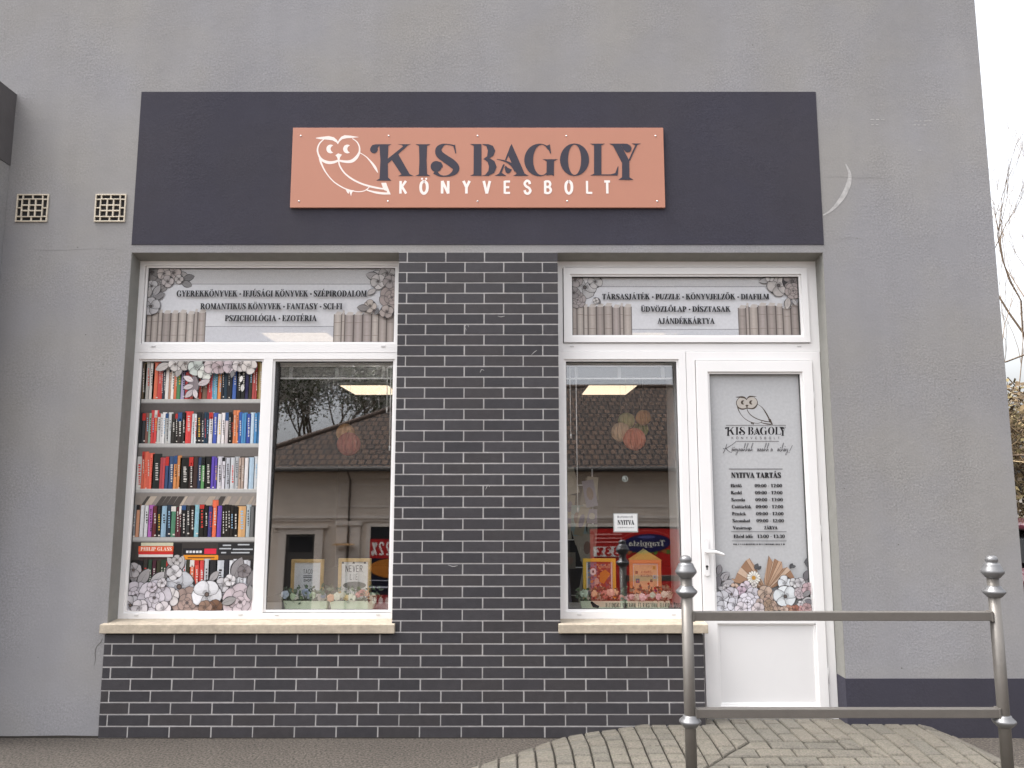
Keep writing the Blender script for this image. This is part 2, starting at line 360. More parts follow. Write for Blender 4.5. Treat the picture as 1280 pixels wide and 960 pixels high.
    if ch == '2': return [ribbon([(.05, .75, .1), (.15, .93, .08), (.32, .95, .1), (.46, .75, .2), (.36, .5, .14), (.1, .15, .06)], 4), [rc(.02, .56, 0, .15)]], .66
    if ch == '3': return [ribbon([(.06, .8, .1), (.26, .96, .08), (.42, .76, .2), (.24, .53, .07)], 4), ribbon([(.24, .53, .07), (.46, .28, .21), (.26, .03, .08), (.05, .17, .12)], 4)], .64
    if ch == '7': return [[rc(.02, .58, .86, 1)], [[(.46, .9), (.58, .9), (.36, 0), (.16, 0)]]], .64
    if ch == '9': return [ringq(.3, .66, .3, .35, .12, .28), ribbon([(.5, .66, .2), (.46, .3, .18), (.2, .04, .08), (.06, .12, .06)], 4)], .68
    return [[rc(.05, .5, 0, .65)]], .6
def serif(F, text, xc, z, h, width=None, col='#26262a', align='c', xs=.8, fat=0):
    """lay a line of serif lettering on Flat F; width fits it exactly"""
    tot = sum(glyph(c)[1] for c in text)-.1
    sx = width/tot if width else h*xs
    W_ = tot*sx; x = xc-W_/2 if align == 'c' else (xc if align == 'l' else xc-W_)
    gs = 0
    for c in text:
        g, a = glyph(c); b = F.lay
        for k, grp in enumerate(g):
            F.lay = b+k
            for p in grp: F.poly([(x+u*sx, z+v*h) for u, v in p], col)
        F.lay = b; gs = max(gs, len(g)); x += a*sx
    F.lay += gs+1
    if fat: serif(F, text, xc+fat*h, z, h, W_, col)
SANS = {'K': [[(0, 0), (0, 1)], [(.55, 1), (.05, .45)], [(.15, .55), (.6, 0)]], 'O': 'O', 'N': [[(0, 0), (0, 1)], [(0, 1), (.55, 0)], [(.55, 0), (.55, 1)]],
        'Y': [[(0, 1), (.3, .5)], [(.6, 1), (.3, .5)], [(.3, .52), (.3, 0)]], 'V': [[(0, 1), (.28, 0)], [(.56, 1), (.28, 0)]],
        'E': [[(0, 0), (0, 1)], [(0, .95), (.5, .95)], [(0, .5), (.42, .5)], [(0, .05), (.5, .05)]], 'S': 'S', 'B': 'B',
        'L': [[(0, 0), (0, 1)], [(0, .05), (.48, .05)]], 'T': [[(.28, 0), (.28, 1)], [(0, .95), (.56, .95)]], 'H': [[(0, 0), (0, 1)], [(.5, 0), (.5, 1)], [(0, .5), (.5, .5)]],
        'R': 'R', 'I': [[(.1, 0), (.1, 1)]], 'A': [[(0, 0), (.28, 1)], [(.56, 0), (.28, 1)], [(.1, .3), (.46, .3)]], 'C': 'C', 'D': 'D', 'G': 'C', 'Z': [[(0, .95), (.5, .95)], [(.5, .95), (0, .05)], [(0, .05), (.5, .05)]],
        'M': [[(0, 0), (0, 1)], [(0, 1), (.32, .3)], [(.64, 1), (.32, .3)], [(.64, 0), (.64, 1)]], 'P': 'P', 'U': 'U', '2': '2', '%': '%', '3': '3', '5': '5'}
SAC = {'Ö': 'O', 'Á': 'A', 'É': 'E', 'Ó': 'O', 'Ő': 'O', 'Í': 'I'}
def sans_letter(F, ch, x0, x1, z0, z1, col, wf=.2):
    b = F.lay; base = SAC.get(ch, ch); d = SANS.get(base); sx, sz = (x1-x0), (z1-z0)
    curves = {'O': [[(.28, 1), (.06, .82), (0, .5), (.06, .18), (.28, 0), (.5, .18), (.56, .5), (.5, .82), (.28, 1)]],
              'S': [[(.5, .74), (.42, .95), (.2, 1), (.02, .8), (.14, .58), (.4, .44), (.54, .22), (.36, 0), (.12, .04), (0, .26)]],
              'B': [[(0, 0), (0, 1)], [(0, .95), (.36, .95), (.5, .75), (.36, .53), (0, .52)], [(0, .52), (.38, .5), (.56, .27), (.38, .05), (0, .05)]],
              'R': [[(0, 0), (0, 1)], [(0, .95), (.36, .95), (.52, .72), (.36, .5), (0, .5)], [(.28, .5), (.55, 0)]],
              'P': [[(0, 0), (0, 1)], [(0, .95), (.36, .95), (.52, .7), (.36, .45), (0, .45)]],
              'C': [[(.5, .75), (.4, .96), (.2, .98), (.02, .72), (0, .5), (.02, .28), (.2, .02), (.42, .04), (.52, .28)]],
              'D': [[(0, 0), (0, 1)], [(0, .95), (.34, .93), (.54, .5), (.34, .07), (0, .05)]],
              'U': [[(0, 1), (0, .3), (.25, .02), (.5, .3), (.5, 1)]],
              '2': [[(.02, .75), (.12, .96), (.36, .96), (.48, .74), (.3, .42), (.02, .06)], [(0, .05), (.52, .05)]],
              '3': [[(.02, .8), (.2, .98), (.44, .88), (.42, .62), (.2, .52)], [(.2, .52), (.48, .42), (.48, .12), (.2, 0), (0, .2)]],
              '5': [[(.48, .95), (.1, .95)], [(.1, .95), (.06, .55)], [(.06, .55), (.3, .64), (.5, .4), (.42, .1), (.18, .02), (0, .18)]],
              '%': [[(.0, .0), (.6, 1)], [(.12, 1), (.0, .84), (.12, .68), (.24, .84), (.12, 1)], [(.5, .32), (.38, .16), (.5, 0), (.62, .16), (.5, .32)]]}
    st = d if isinstance(d, list) else curves.get(d or base, [[(0, 0), (.5, 0), (.5, 1), (0, 1), (0, 0)]])
    mx = max(p[0] for s in st for p in s) or .5; mx = max(mx, .2); wd = wf*(mx/.56)
    mw = wf*sx if mx > .25 else wf*.6*sz*.4
    for k, s in enumerate(st):
        F.lay = b+k
        P = [(x0+mw/2+p[0]/mx*(sx-mw), z0+mw*.0+p[1]*sz, mw) for p in s]
        for q in ribbon(P, 4, straight=len(P) == 2): F.poly(q, col)
    if ch in 'Ö':
        F.lay += 1
        for c in (.28, .72): F.poly(circle(x0+sx*c, z1+sz*.17, sz*.085, 10), col)
    elif ch in 'ÁÉÓÍŐ':
        F.lay += 1; F.poly([(x0+sx*.4, z1+sz*.06), (x0+sx*.6, z1+sz*.06), (x0+sx*.85, z1+sz*.26), (x0+sx*.6, z1+sz*.26)], col)
    F.lay = b+len(st)+2
def sans_line(F, text, x0, x1, z0, z1, col, wf=.22, gap=.35):
    n = len(text); cw = (x1-x0)/(n*(1+gap)-gap); x = x0
    for ch in text:
        if ch not in ' ': sans_letter(F, ch, x, x+cw, z0, z1, col, wf)
        x += cw*(1+gap)
# ---- the shop's own mark, traced once and used on the sign and on the door.  Returns (polygon list, ink key)
def logo_owl(tr, F, col, fill=None, tail_full=False):
    def rib(p):
        for q in ribbon(p, 5): F.poly([tr(*a) for a in q], col)
        F.up()
    def pol(p): F.poly([tr(*a) for a in p], col); F.up()
    if fill:
        F.poly([tr(*a) for a in [(265, 150), (205, 210), (180, 290), (200, 370), (240, 425), (300, 455), (360, 462), (460, 440), (590, 450), (650, 435), (705, 385), (738, 320), (738, 250), (705, 185), (645, 140), (540, 130), (455, 200), (380, 150)]], fill); F.up()
    rib([(265, 150, 12), (205, 210, 18), (180, 290, 21), (200, 370, 24), (240, 425, 34), (300, 455, 40), (360, 462, 38), (420, 450, 32), (460, 435, 26), (520, 445, 30), (590, 450, 36), (650, 435, 44), (705, 385, 40), (738, 320, 24), (738, 250, 18), (705, 185, 14), (645, 140, 10)])
    pol([(160, 130), (240, 118), (330, 108), (400, 125), (440, 160), (455, 190), (455, 220), (430, 192), (380, 165), (300, 155), (220, 150), (160, 140)])
    pol([(452, 220), (452, 185), (470, 150), (500, 115), (540, 97), (620, 102), (735, 122), (640, 133), (570, 136), (510, 150), (475, 180)])
    for ex in (355, 578):
        o = [(ex+57*math.cos(R(a)), 280+59*math.sin(R(a))) for a in range(50, 311, 20)]
        i = [(ex+44+46*math.cos(R(a)), 278+42*math.sin(R(a))) for a in range(265, 94, -20)]
        n = min(len(o), len(i)); m = [i[int(k*(len(i)-1)/(len(o)-1))] for k in range(len(o))]; m.reverse()
        m = [m[len(m)-1-k] for k in range(len(m))]
        i2 = [(ex+46+46*math.cos(R(a)), 280+46*math.sin(R(a))) for a in [100+(260-100)*k/(len(o)-1) for k in range(len(o))]]
        for k in range(len(o)-1): F.poly([tr(*o[k]), tr(*o[k+1]), tr(*i2[k+1]), tr(*i2[k])], col)
    F.up()
    pol([(418, 365), (455, 338), (507, 355), (482, 388), (472, 430), (455, 430), (440, 388)])
    rib([(212, 400, 30), (230, 470, 24), (290, 590, 17), (390, 710, 15), (500, 785, 17), (580, 820, 15), (680, 845, 13), (760, 848, 13), (830, 825, 13), (880, 775, 13)])
    rib([(462, 440, 16), (480, 510, 20), (540, 600, 21), (640, 680, 23), (760, 740, 23), (870, 775, 25), (980, 800, 25), (1080, 815, 18)])
    rib([(745, 330, 10), (830, 385, 13), (900, 460, 24), (950, 530, 33), (984, 596, 8)] if not tail_full else [(745, 330, 10), (830, 385, 13), (900, 460, 24), (970, 570, 36), (1040, 700, 34), (1090, 800, 20)])
    pol([(1030, 732), (1095, 730), (1155, 888), (1110, 884), (1104, 840), (1070, 830), (1052, 800)])
    rib([(838, 828, 16), (950, 858, 28), (1050, 872, 30), (1150, 874, 24)])
    pol([(555, 820), (580, 868), (598, 878), (603, 842), (628, 910), (640, 862), (668, 832)])
def logo_name(trs, F, col):
    a, b, c = trs                # K I S / B A G / O L Y drawn on three sheets
    def pol(t, p): F.poly([t(*q) for q in p], col); F.up()
    def rib(t, p):
        for q in ribbon(p, 5): F.poly([t(*k) for k in q], col)
        F.up()
    pol(a, [(190, 125), (205, 102), (340, 102), (300, 122), (293, 300), (296, 510), (338, 549), (150, 549), (192, 525), (202, 300)])
    pol(a, circle(123, 166, 47, 20)); pol(a, [(85, 135), (105, 112), (140, 103), (215, 102), (215, 127), (186, 122), (168, 150)])
    pol(a, [(410, 102), (580, 102), (540, 117), (415, 230), (290, 345), (290, 282), (478, 132), (470, 112)])
    pol(a, [(340, 292), (418, 218), (562, 470), (612, 493), (418, 493), (462, 475)])
    pol(a, [(632, 102), (822, 102), (776, 122), (770, 300), (776, 470), (818, 493), (630, 493), (676, 472), (682, 300), (677, 122)])
    rib(a, [(1112, 122, 18), (1060, 108, 13), (1000, 103, 14), (955, 122, 46), (918, 165, 76), (930, 225, 90), (1000, 280, 94), (1080, 335, 98), (1132, 390, 84), (1118, 442, 66), (1065, 480, 34), (1000, 495, 14), (930, 486, 26), (870, 440, 60)])
    pol(a, [(1098, 122), (1120, 104), (1136, 216), (1126, 216)]); pol(a, circle(888, 376, 68, 20)); pol(a, [(900, 310), (950, 325), (970, 365), (966, 392), (945, 385), (900, 420)])
    pol(b, [(75, 100), (215, 100), (215, 491), (75, 491), (118, 470), (120, 122)])
    pol(b, [(225, 100), (300, 101), (355, 122), (385, 180), (365, 240), (320, 272), (235, 287), (285, 250), (294, 180), (275, 125), (225, 106)])
    pol(b, [(235, 284), (320, 276), (375, 310), (402, 380), (372, 455), (300, 491), (215, 491), (262, 478), (300, 430), (308, 375), (290, 320), (262, 298)])
    pol(b, [(585, 97), (745, 462), (797, 491), (603, 491), (648, 468), (540, 232), (558, 160)])
    pol(b, [(572, 120), (590, 150), (520, 302), (504, 296)]); pol(b, [(482, 348), (502, 352), (463, 455), (522, 491), (375, 491), (432, 462)])
    rib(b, [(403, 287, 5), (470, 300, 14), (540, 325, 24), (600, 368, 36), (642, 430, 46)])
    pol(b, circle(542, 428, 33, 16)); pol(b, [(498, 385), (515, 366), (545, 398), (592, 415), (560, 455), (512, 440)])
    for q in ringq(930, 296, 188, 200, 105, 187, 48, 318, 26, 955): F.poly([b(*k) for k in q], col)
    F.up(); pol(b, [(1020, 120), (1057, 104), (1071, 216), (1060, 216), (1040, 160)]); pol(b, [(965, 287), (1157, 287), (1108, 309), (1106, 493), (1080, 478), (1015, 486), (1018, 310)])
    for q in ringq(172, 282, 172, 192, 78, 180, 0, 360, 32): F.poly([c(*k) for k in q], col)
    F.up(); pol(c, [(355, 92), (532, 92), (490, 112), (490, 466), (358, 470), (403, 448), (403, 112)])
    pol(c, [(485, 456), (600, 456), (655, 440), (684, 362), (693, 362), (683, 469), (485, 469)])
    pol(c, [(582, 92), (760, 92), (724, 112), (820, 292), (822, 490), (872, 521), (690, 521), (735, 490), (735, 320), (628, 115)])
    pol(c, circle(802, 150, 45, 18)); pol(c, [(700, 92), (795, 93), (838, 118), (800, 140), (757, 170), (730, 116)])
    pol(c, [(848, 90), (962, 90), (915, 106), (826, 298), (812, 284), (892, 110)])

# ------------------------------------------------------------------ materials
STUCCO = stucco_mat('grey_stucco', (.278, .273, .278))
REVEAL = mat('reveal_plaster', (.25, .247, .23), .92, nscale=14, namp=.08, bump=.4, bscale=80, spec=.2)
BAND = stucco_mat('slate_paint', (.050, .048, .063), .6)
BRICK = mat('charcoal_clinker', (.046, .043, .048), .6, nscale=25, namp=.12, bump=.25, bscale=140, big=.08, bigscale=2.2, spec=.3)
BRICKS = [BRICK]+[mat('charcoal_clinker_%s' % k_, c_, r_2, nscale=25, namp=.14, bump=.3, bscale=140, big=.1, bigscale=2.2, spec=.3) for k_, c_, r_2 in (('light', (.051, .048, .053), .54), ('dark', (.042, .040, .045), .64), ('brown', (.048, .044, .047), .58))]
MORTAR = mat('pale_mortar', (.43, .415, .41), .95, nscale=22, namp=.2, bump=.4)
PVC = mat('white_pvc', (.85, .838, .835), .35, nscale=3, namp=.02, spec=.5)
PVC2 = mat('white_pvc_panel', (.76, .75, .75), .42, nscale=3, namp=.02)
GASKET = mat('rubber_gasket', (.06, .06, .06), .7)
STONE = mat('limestone_sill', (.43, .37, .29), .8, nscale=28, namp=.22, bump=.4, bscale=70, big=.12, bigscale=5)
STONE_R = STONE
CREAM = mat('cream_ceramic', (.62, .55, .44), .6, nscale=30, namp=.15)
DARK = mat('hole_shade', (.012, .011, .011), .9)  # flat near-black that paints the shade inside vent holes and keyhole
METAL = mat('grey_metal_paint', (.165, .153, .14), .42, metal=.4, nscale=18, namp=.08, bump=.12, bscale=120, spec=.5)
METAL2 = mat('cast_grey_metal', (.18, .18, .185), .38, metal=.5, nscale=20, namp=.1, bump=.1, bscale=90)
ALU = mat('aluminium', (.7, .7, .7), .3, metal=.9)
WHITE = mat('white_enamel', (.82, .81, .81), .25)
GLASS = glass_mat()
FILM = print_mat('printed_film_ink', rough=.28, spec=.35)
PAPER = print_mat('printed_paper_ink', rough=.6, spec=.2)
SIGNINK = print_mat('sign_ink', rough=.45, spec=.3, namp=.02)
ROOM = mat('room_paint', (.035, .031, .028), .9, nscale=2, namp=.05)
FLOORM = mat('room_floor', (.06, .045, .035), .6, nscale=6, namp=.1)

# ------------------------------------------------------------------ ground
def ground_z(x, y):
    z = 0.0
    if y < -2: z -= (min(-y, 17)-2)*.07
    if x > 3.3: z -= min((x-3.3)*.11, .55)*min(1, max(0, (y+3)/3))
    return z
ASPHALT = mat('coarse_asphalt', (.064, .054, .045), .9, nscale=75, namp=.75, bump=1.0, bscale=75, big=.14, bigscale=2, bdist=.008, detail=4, nr=(.36, .64))
xs = sorted(set([-160, -90, -50, -30, -20, -14, -10, -7, -5]+[i*.5 for i in range(-8, 15)]+[8, 10, 13, 17, 24, 34, 50, 80, 120, 200]))
ys = sorted(set([-160, -90, -50, -30, -22, -17, -14, -11, -8, -6, -4.5, -3.5]+[-i*.25 for i in range(0, 12)]+[.3, 1, 2, 3, 4, 6, 8, 12, 17, 24, 34, 50, 80, 130, 220]))
g = MB(); n = len(xs)
vs = [(x, y, ground_z(x, y)) for y in ys for x in xs]
g.raw(vs, [(j*n+i, j*n+i+1, (j+1)*n+i+1, (j+1)*n+i) for j in range(len(ys)-1) for i in range(n-1)], ASPHALT, True)
tag(g.build('ground'), kind='structure')

# ------------------------------------------------------------------ brick ramp in front of the door
def ramp_z(x, y):
    dl = (x-.30-min(y, 0)*1.03)/1.44                     # distance from the left edge, which runs off at 45 degrees
    dr = 2.66-.12*min(y, 0)-x
    df = y+1.25
    def e(t): t = max(0, min(1, t)); return t*(1.12-.12*t)
    return .004+.074*min(e(dl/.36), e(dr/.20), e(df/.95))
PAVE = [mat('paver_%s' % k, c, .88, nscale=90, namp=.3, bump=.6, bscale=110, big=.14, bigscale=7, nr=(.35, .65)) for k, c in
        (('sand', (.126, .114, .093)), ('grey', (.120, .109, .090)), ('ochre', (.126, .113, .092)), ('moss', (.110, .101, .084)))]
JOINT = mat('sandy_joint', (.019, .016, .011), .95, nscale=90, namp=.5, bump=.6)
rng = random.Random(4)
LB = [(.30, .115), (.30, 0), (-1.12, -1.38)]
zoneA = [(-1.12, -1.38), (.28, -1.38), (1.33, -.31), (1.33, .118), (.425, .118)]
zoneC = [(1.33, -.31), (1.83, -.31), (1.83, .118), (1.33, .118)]
zoneB = [(1.83, -.31), (2.88, -1.38), (2.83, -1.38), (2.66, .0), (2.66, .118), (1.83, .118)]
zoneB = [(1.83, -.31), (2.80, -1.38), (2.83, -1.38), (2.655, .118), (1.83, .118)]
zoneF = [(.28, -1.38), (2.80, -1.38), (1.83, -.31), (1.33, -.31)]
pv = MB()
def inset(p, d):
    cx = sum(q[0] for q in p)/len(p); cy = sum(q[1] for q in p)/len(p); out = []
    for i in range(len(p)):
        a, b, c = Vector(p[i-1]), Vector(p[i]), Vector(p[(i+1) % len(p)])
        e1, e2 = (b-a), (c-b)
        if e1.length < 1e-4 or e2.length < 1e-4: return None
        n1 = Vector((-e1.y, e1.x)).normalized(); n2 = Vector((-e2.y, e2.x)).normalized(); m = n1+n2
        if m.length < .2: return None
        m /= max(.35, m.dot(n1)); out.append(b+m*d)
    return out
def area(p): return .5*sum(p[i-1][0]*p[i][1]-p[i][0]*p[i-1][1] for i in range(len(p)))
def paver(poly, zone):
    p = clipconvex(poly, zone)
    if len(p) < 3: return
    q = []
    for a in p:
        if not q or math.dist(a, q[-1]) > .002: q.append(a)
    if len(q) > 2 and math.dist(q[0], q[-1]) < .002: q.pop()
    if len(q) < 3 or area(q) < .0011: return
    o = inset(q, .0048); i = inset(q, .0108)
    if not o or not i or area(i) <= .0003: return
    # keep off the wall's plane except in the doorway
    dz = rng.uniform(-.0025, .0025); tx, ty = rng.uniform(-.012, .012), rng.uniform(-.012, .012)
    cx = sum(a[0] for a in q)/len(q); cy = sum(a[1] for a in q)/len(q)
    def h(a, d): return ramp_z(a[0], a[1])+dz+tx*(a[0]-cx)+ty*(a[1]-cy)+d
    k = len(q); vs = [(a[0], a[1], h(a, 0)) for a in i]+[(a[0], a[1], h(a, -.007)) for a in o]+[(a[0], a[1], h(a, -.05)) for a in o]
    m = rng.choices(PAVE, (5, 3, 3, 2))[0]
    pv.raw(vs, [tuple(range(k))]+[(k+j, k+(j+1) % k, (j+1) % k, j) for j in range(k)]+[(2*k+j, 2*k+(j+1) % k, k+(j+1) % k, k+j) for j in range(k)], m)
for zi, zone in enumerate((zoneA, zoneC, zoneB)):
    for c in range(-26, 32):
        x0 = .03+c*.1
        for r in range(-9, 4):
            y0 = .118-.2*3+.2*r+(.1 if c % 2 else 0)
            if zi == 0 and x0 < .95:                      # the left flank is laid with half stones
                for yy in (y0, y0+.1): paver([(x0, yy+.02*math.sin(c*1.9)), (x0+.1, yy+.02*math.sin(c*1.9)), (x0+.1, yy+.1+.02*math.sin(c*1.9)), (x0, yy+.1+.02*math.sin(c*1.9))], zone)
            else: paver([(x0, y0), (x0+.1, y0), (x0+.1, y0+.2), (x0, y0+.2)], zone)
for r in range(0, 12):
    y1 = -.31-r*.1
    for c in range(-8, 18):
        x0 = .03+c*.2+(.1 if r % 2 else 0)
        paver([(x0, y1-.1), (x0+.2, y1-.1), (x0+.2, y1), (x0, y1)], zoneF)
# bedding under the pavers
bx_, by_ = 44, 18; X0, X1, Y0, Y1 = -1.25, 2.86, -1.45, .119
def bp(i, j):
    y = Y0+(Y1-Y0)*j/by_; xl = max(.30+1.02*min(y, 0), -1.2); xr = 2.655-.115*min(y, 0); x = xl+(xr-xl)*i/bx_
    return (x, y, ramp_z(x, y)-.014)
bv = [bp(i, j) for j in range(by_+1) for i in range(bx_+1)]
pv.raw(bv, [(j*(bx_+1)+i, j*(bx_+1)+i+1, (j+1)*(bx_+1)+i+1, (j+1)*(bx_+1)+i) for j in range(by_) for i in range(bx_)], JOINT, True)
tag(pv.build('pavement'), kind='structure')

# ------------------------------------------------------------------ the shop building
bld = empty('shop_building', 'grey stucco shop building with two white framed windows, glazed door and charcoal brick cladding', 'building')
wl = MB()
ZB = -.7
wl.prism([(-3.9, ZB), (-2.473, ZB), (-2.473, 3.0), (-3.9, 3.0)], 0, .34, STUCCO)
wl.prism([(-8, 3.0), (3.143, 3.0), (3.143, 6.6), (-8, 6.6)], 0, .34, STUCCO)
wl.prism([(2.0215, ZB), (3.143, ZB), (3.143, 3.0), (2.0215, 3.0)], 0, .34, STUCCO)
wl.box(-.732, .296, .002, .34, ZB, 3.0, STUCCO)
wl.box(-2.473, -.732, .002, .34, ZB, .6, STUCCO)
wl.box(.296, 1.162, .002, .34, ZB, .6, STUCCO)
wl.box(1.162, 2.0215, .12, .34, ZB, .066, STUCCO)
# side and rear walls, flat roof
wl.prism([(2.88, ZB), (3.143, ZB), (3.143, 6.6), (2.88, 6.6)], .34, 9.3, STUCCO)
wl.box(-8, 2.88, 9.0, 9.3, ZB, 6.6, STUCCO); wl.box(-8, -7.7, .34, 9.0, ZB, 6.6, STUCCO)
wl.box(-7.7, 2.88, .34, 9.0, 6.3, 6.5, STUCCO)
wl.build('wall', bld)
for x0, x1 in ((-2.473, -.732), (.296, 2.0215)):      # plastered soffit and outer reveal of each opening, one bent sheet
    rv = MB(); l = x0 < -1
    rv.raw([(x0, .001, 2.9995), (x1, .001, 2.9995), (x1, .2, 2.9995), (x0, .2, 2.9995), (x0, .12, 2.978), (x1, .12, 2.978), (x1, .2, 2.978), (x0, .2, 2.978)],
           [(0, 4, 5, 1), (4, 7, 6, 5), (3, 2, 6, 7), (0, 3, 7, 4), (1, 5, 6, 2)], REVEAL)
    s = -1 if l else 1; xo = x0+.0002 if l else x1-.0002; xi = xo-s*.0023
    a = [(xo, .001, 0), (xo, .2, 0), (xi, .2, 0), (xi, .001, 0)]; zb = .6 if l else 0
    vs = [(x, y, zb) for x, y, _ in a]+[(x, y, 2.9993) for x, y, _ in a]
    rv.raw(vs, [(0, 1, 2, 3), (4, 5, 6, 7), (0, 4, 5, 1), (1, 5, 6, 2), (2, 6, 7, 3), (3, 7, 4, 0)], REVEAL)
    rv.build('reveal', bld)
b = MB(); b.box(-2.475, 2.029, -.0035, .001, 3.052, 4.107, BAND)
b.build('sign_band', bld)
b = MB(); b.prism([(2.0215, ZB), (3.147, ZB), (3.147, .341), (2.0185, .341)], -.005, .001, BAND)
b.box(2.0155, 2.0190, -.004, .119, -.1, .341, BAND)
b.build('plinth', bld)
# scuffs and a hairline crack in the stucco
SCUFF = mat('plaster_scuff', (.42, .41, .405), .95, nscale=30, namp=.3)
HAIR = mat('faint_crack', (.235, .23, .228), .95)
CRACK = mat('dark_crack', (.13, .125, .12), .95)
def scuff(pts, m, name, wpx):
    P = [(*W(x, y), k*wpx*.0047) for x, y, k in pts]
    s = MB()
    for q in ribbon(P, 5): s.face([(x, -.0012, z) for x, z in q], m)
    return s
s = scuff([(1057, 205, .3), (1062, 218, 1), (1060, 232, 1.5), (1052, 248, 1.4), (1040, 262, .8), (1029, 269, .3)], SCUFF, '', 4.5)
for x0, x1, y in ((1088, 1106, 149.5), (1089, 1098, 156), (1143, 1164, 151.3), (1142, 1160, 156.3), (1147, 1152, 188)):
    x = x0; s.build('scuff_mark', bld); s = MB()
    while x < x1:
        a, c = W(x, y), W(min(x+rng.uniform(2, 6), x1), y); s.face([(a[0], -.0012, a[1]-.0025), (c[0], -.0012, c[1]-.0025), (c[0], -.0012, c[1]+.0025), (a[0], -.0012, a[1]+.0025)], SCUFF); x += rng.uniform(5, 8)
s.build('scuff_mark', bld)
for lst in ([(1030, 222, .4), (1048, 221, 1), (1070, 222.5, .7), (1090, 222, 1), (1110, 223.5, .3)], [(1040, 300, .3), (1062, 297, .8), (1080, 299, .3)], [(30, 312, .4), (70, 313, .8), (120, 311, .5), (160, 313, .3)], [(1105, 450, .3), (1108, 470, .8), (1104, 492, .4)]):
    s = scuff(lst, HAIR, '', .45); s.build('hairline_crack', bld)
s = scuff([(128, 798, .5), (126, 803, 1), (121, 808, .8), (119, 816, 1), (119.5, 824, .7), (117.5, 832, .4)], CRACK, '', 1.0)
for _ in range(40):
    x, y = rng.uniform(30, 1200), rng.uniform(20, 880)
    if 130 < x < 1055 and y > 110: continue
    s.build('hairline_crack' if not _ else 'pock_mark', bld); s = MB(); a = W(x, y); r = rng.uniform(.002, .005); s.face([(a[0]+r*math.cos(t)*rng.uniform(.6, 1.2), -.0012, a[1]+r*math.sin(t)*rng.uniform(.6, 1.2)) for t in (0, 1, 2, 3, 4, 5)], CRACK)
s.build('pock_mark', bld)
# clinker cladding: every slip a small block over a sheet of mortar
ck = MB(); RH = .0682; rng = random.Random(11)
def brickrow(k):
    z0 = k*RH; z1 = z0+RH
    spans = [(-.732, .296, 9)] if z0 > .62 else [(-2.477, 1.162, 9)]
    zt = 2.9985
    off = (-.054 if k % 2 == 0 else -.179)
    for a, c, _ in spans:
        if k == 8: pass
        top = min(z1, zt)
        n0 = int((a-off)/.25)-2
        for i in range(n0, n0+22):
            x0, x1 = off+i*.25+.0042, off+(i+1)*.25-.0042; x0, x1 = max(x0, a), min(x1, c)
            if x1-x0 < .006: continue
            lo, hi = z0+.004, min(z1-.004, zt)
            if .57 < hi and z0 < .62:                          # course under and beside the sills
                segs = [(x0, min(x1, -.732+.0)), (max(x0, -.732), min(x1, .296)), (max(x0, .296), x1)]
                for si, (p, q) in enumerate(segs):
                    if q-p < .006: continue
                    h2 = hi if si == 1 else min(hi, .6)
                    if h2-lo > .01: ck.box(p, q, -.012+rng.uniform(-.0006, .0006), .001, lo, h2, rng.choice(BRICKS))
                continue
            if hi-lo > .006: ck.box(x0+rng.uniform(-.0008, .0008), x1+rng.uniform(-.0008, .0008), -.012+rng.uniform(-.0009, .0009), .001, lo+rng.uniform(-.0006, .0006), hi+rng.uniform(-.0006, .0006) if hi < 2.99 else hi, rng.choice(BRICKS))
for k in range(0, 44): brickrow(k)
ck.box(-2.4765, 1.1615, -.0095, .0005, -.02, .6, MORTAR); ck.box(-.7315, .2955, -.0095, .0005, .6, 2.998, MORTAR)
ck.build('brick_cladding', bld, bevel=.0012)
for lst in ([(583, 413, .5), (581, 408, 1), (584, 405, 1), (586, 409, .5)], [(664, 444, .4), (668, 440, 1), (671, 438, .6)], [(600, 466, .5), (602, 462, 1), (605, 463, .6)], [(622, 395, .3), (626, 396, 1), (631, 395, .4)], [(607, 612, .4), (610, 606, 1), (612, 609, .5)], [(560, 706, .4), (566, 708, .9), (572, 707, .4)], [(680, 702, .4), (683, 704, 1), (686, 703, .4)]):
    s = MB()
    for q in ribbon([(*W(x, y, -.0135), k*.004) for x, y, k in lst], 4): s.face([(x, -.0136, z) for x, z in q], SCUFF)
    s.build('scuff_mark', bld)
GAPM = mat('base_joint', (.028, .024, .02), .95, nscale=40, namp=.4)
m = MB(); m.prism([(-3.31, -.02), (-2.478, -.02), (-2.478, .010), (-2.7, .013), (-3.0, .009), (-3.31, .012)], -.006, .001, GAPM); m.build('base_joint', bld)
m = MB(); m.prism([(-2.476, -.02), (.5, -.02), (.5, .003), (-.6, .006), (-2.476, .003)], -.0145, -.0005, GAPM); m.build('base_joint', bld)
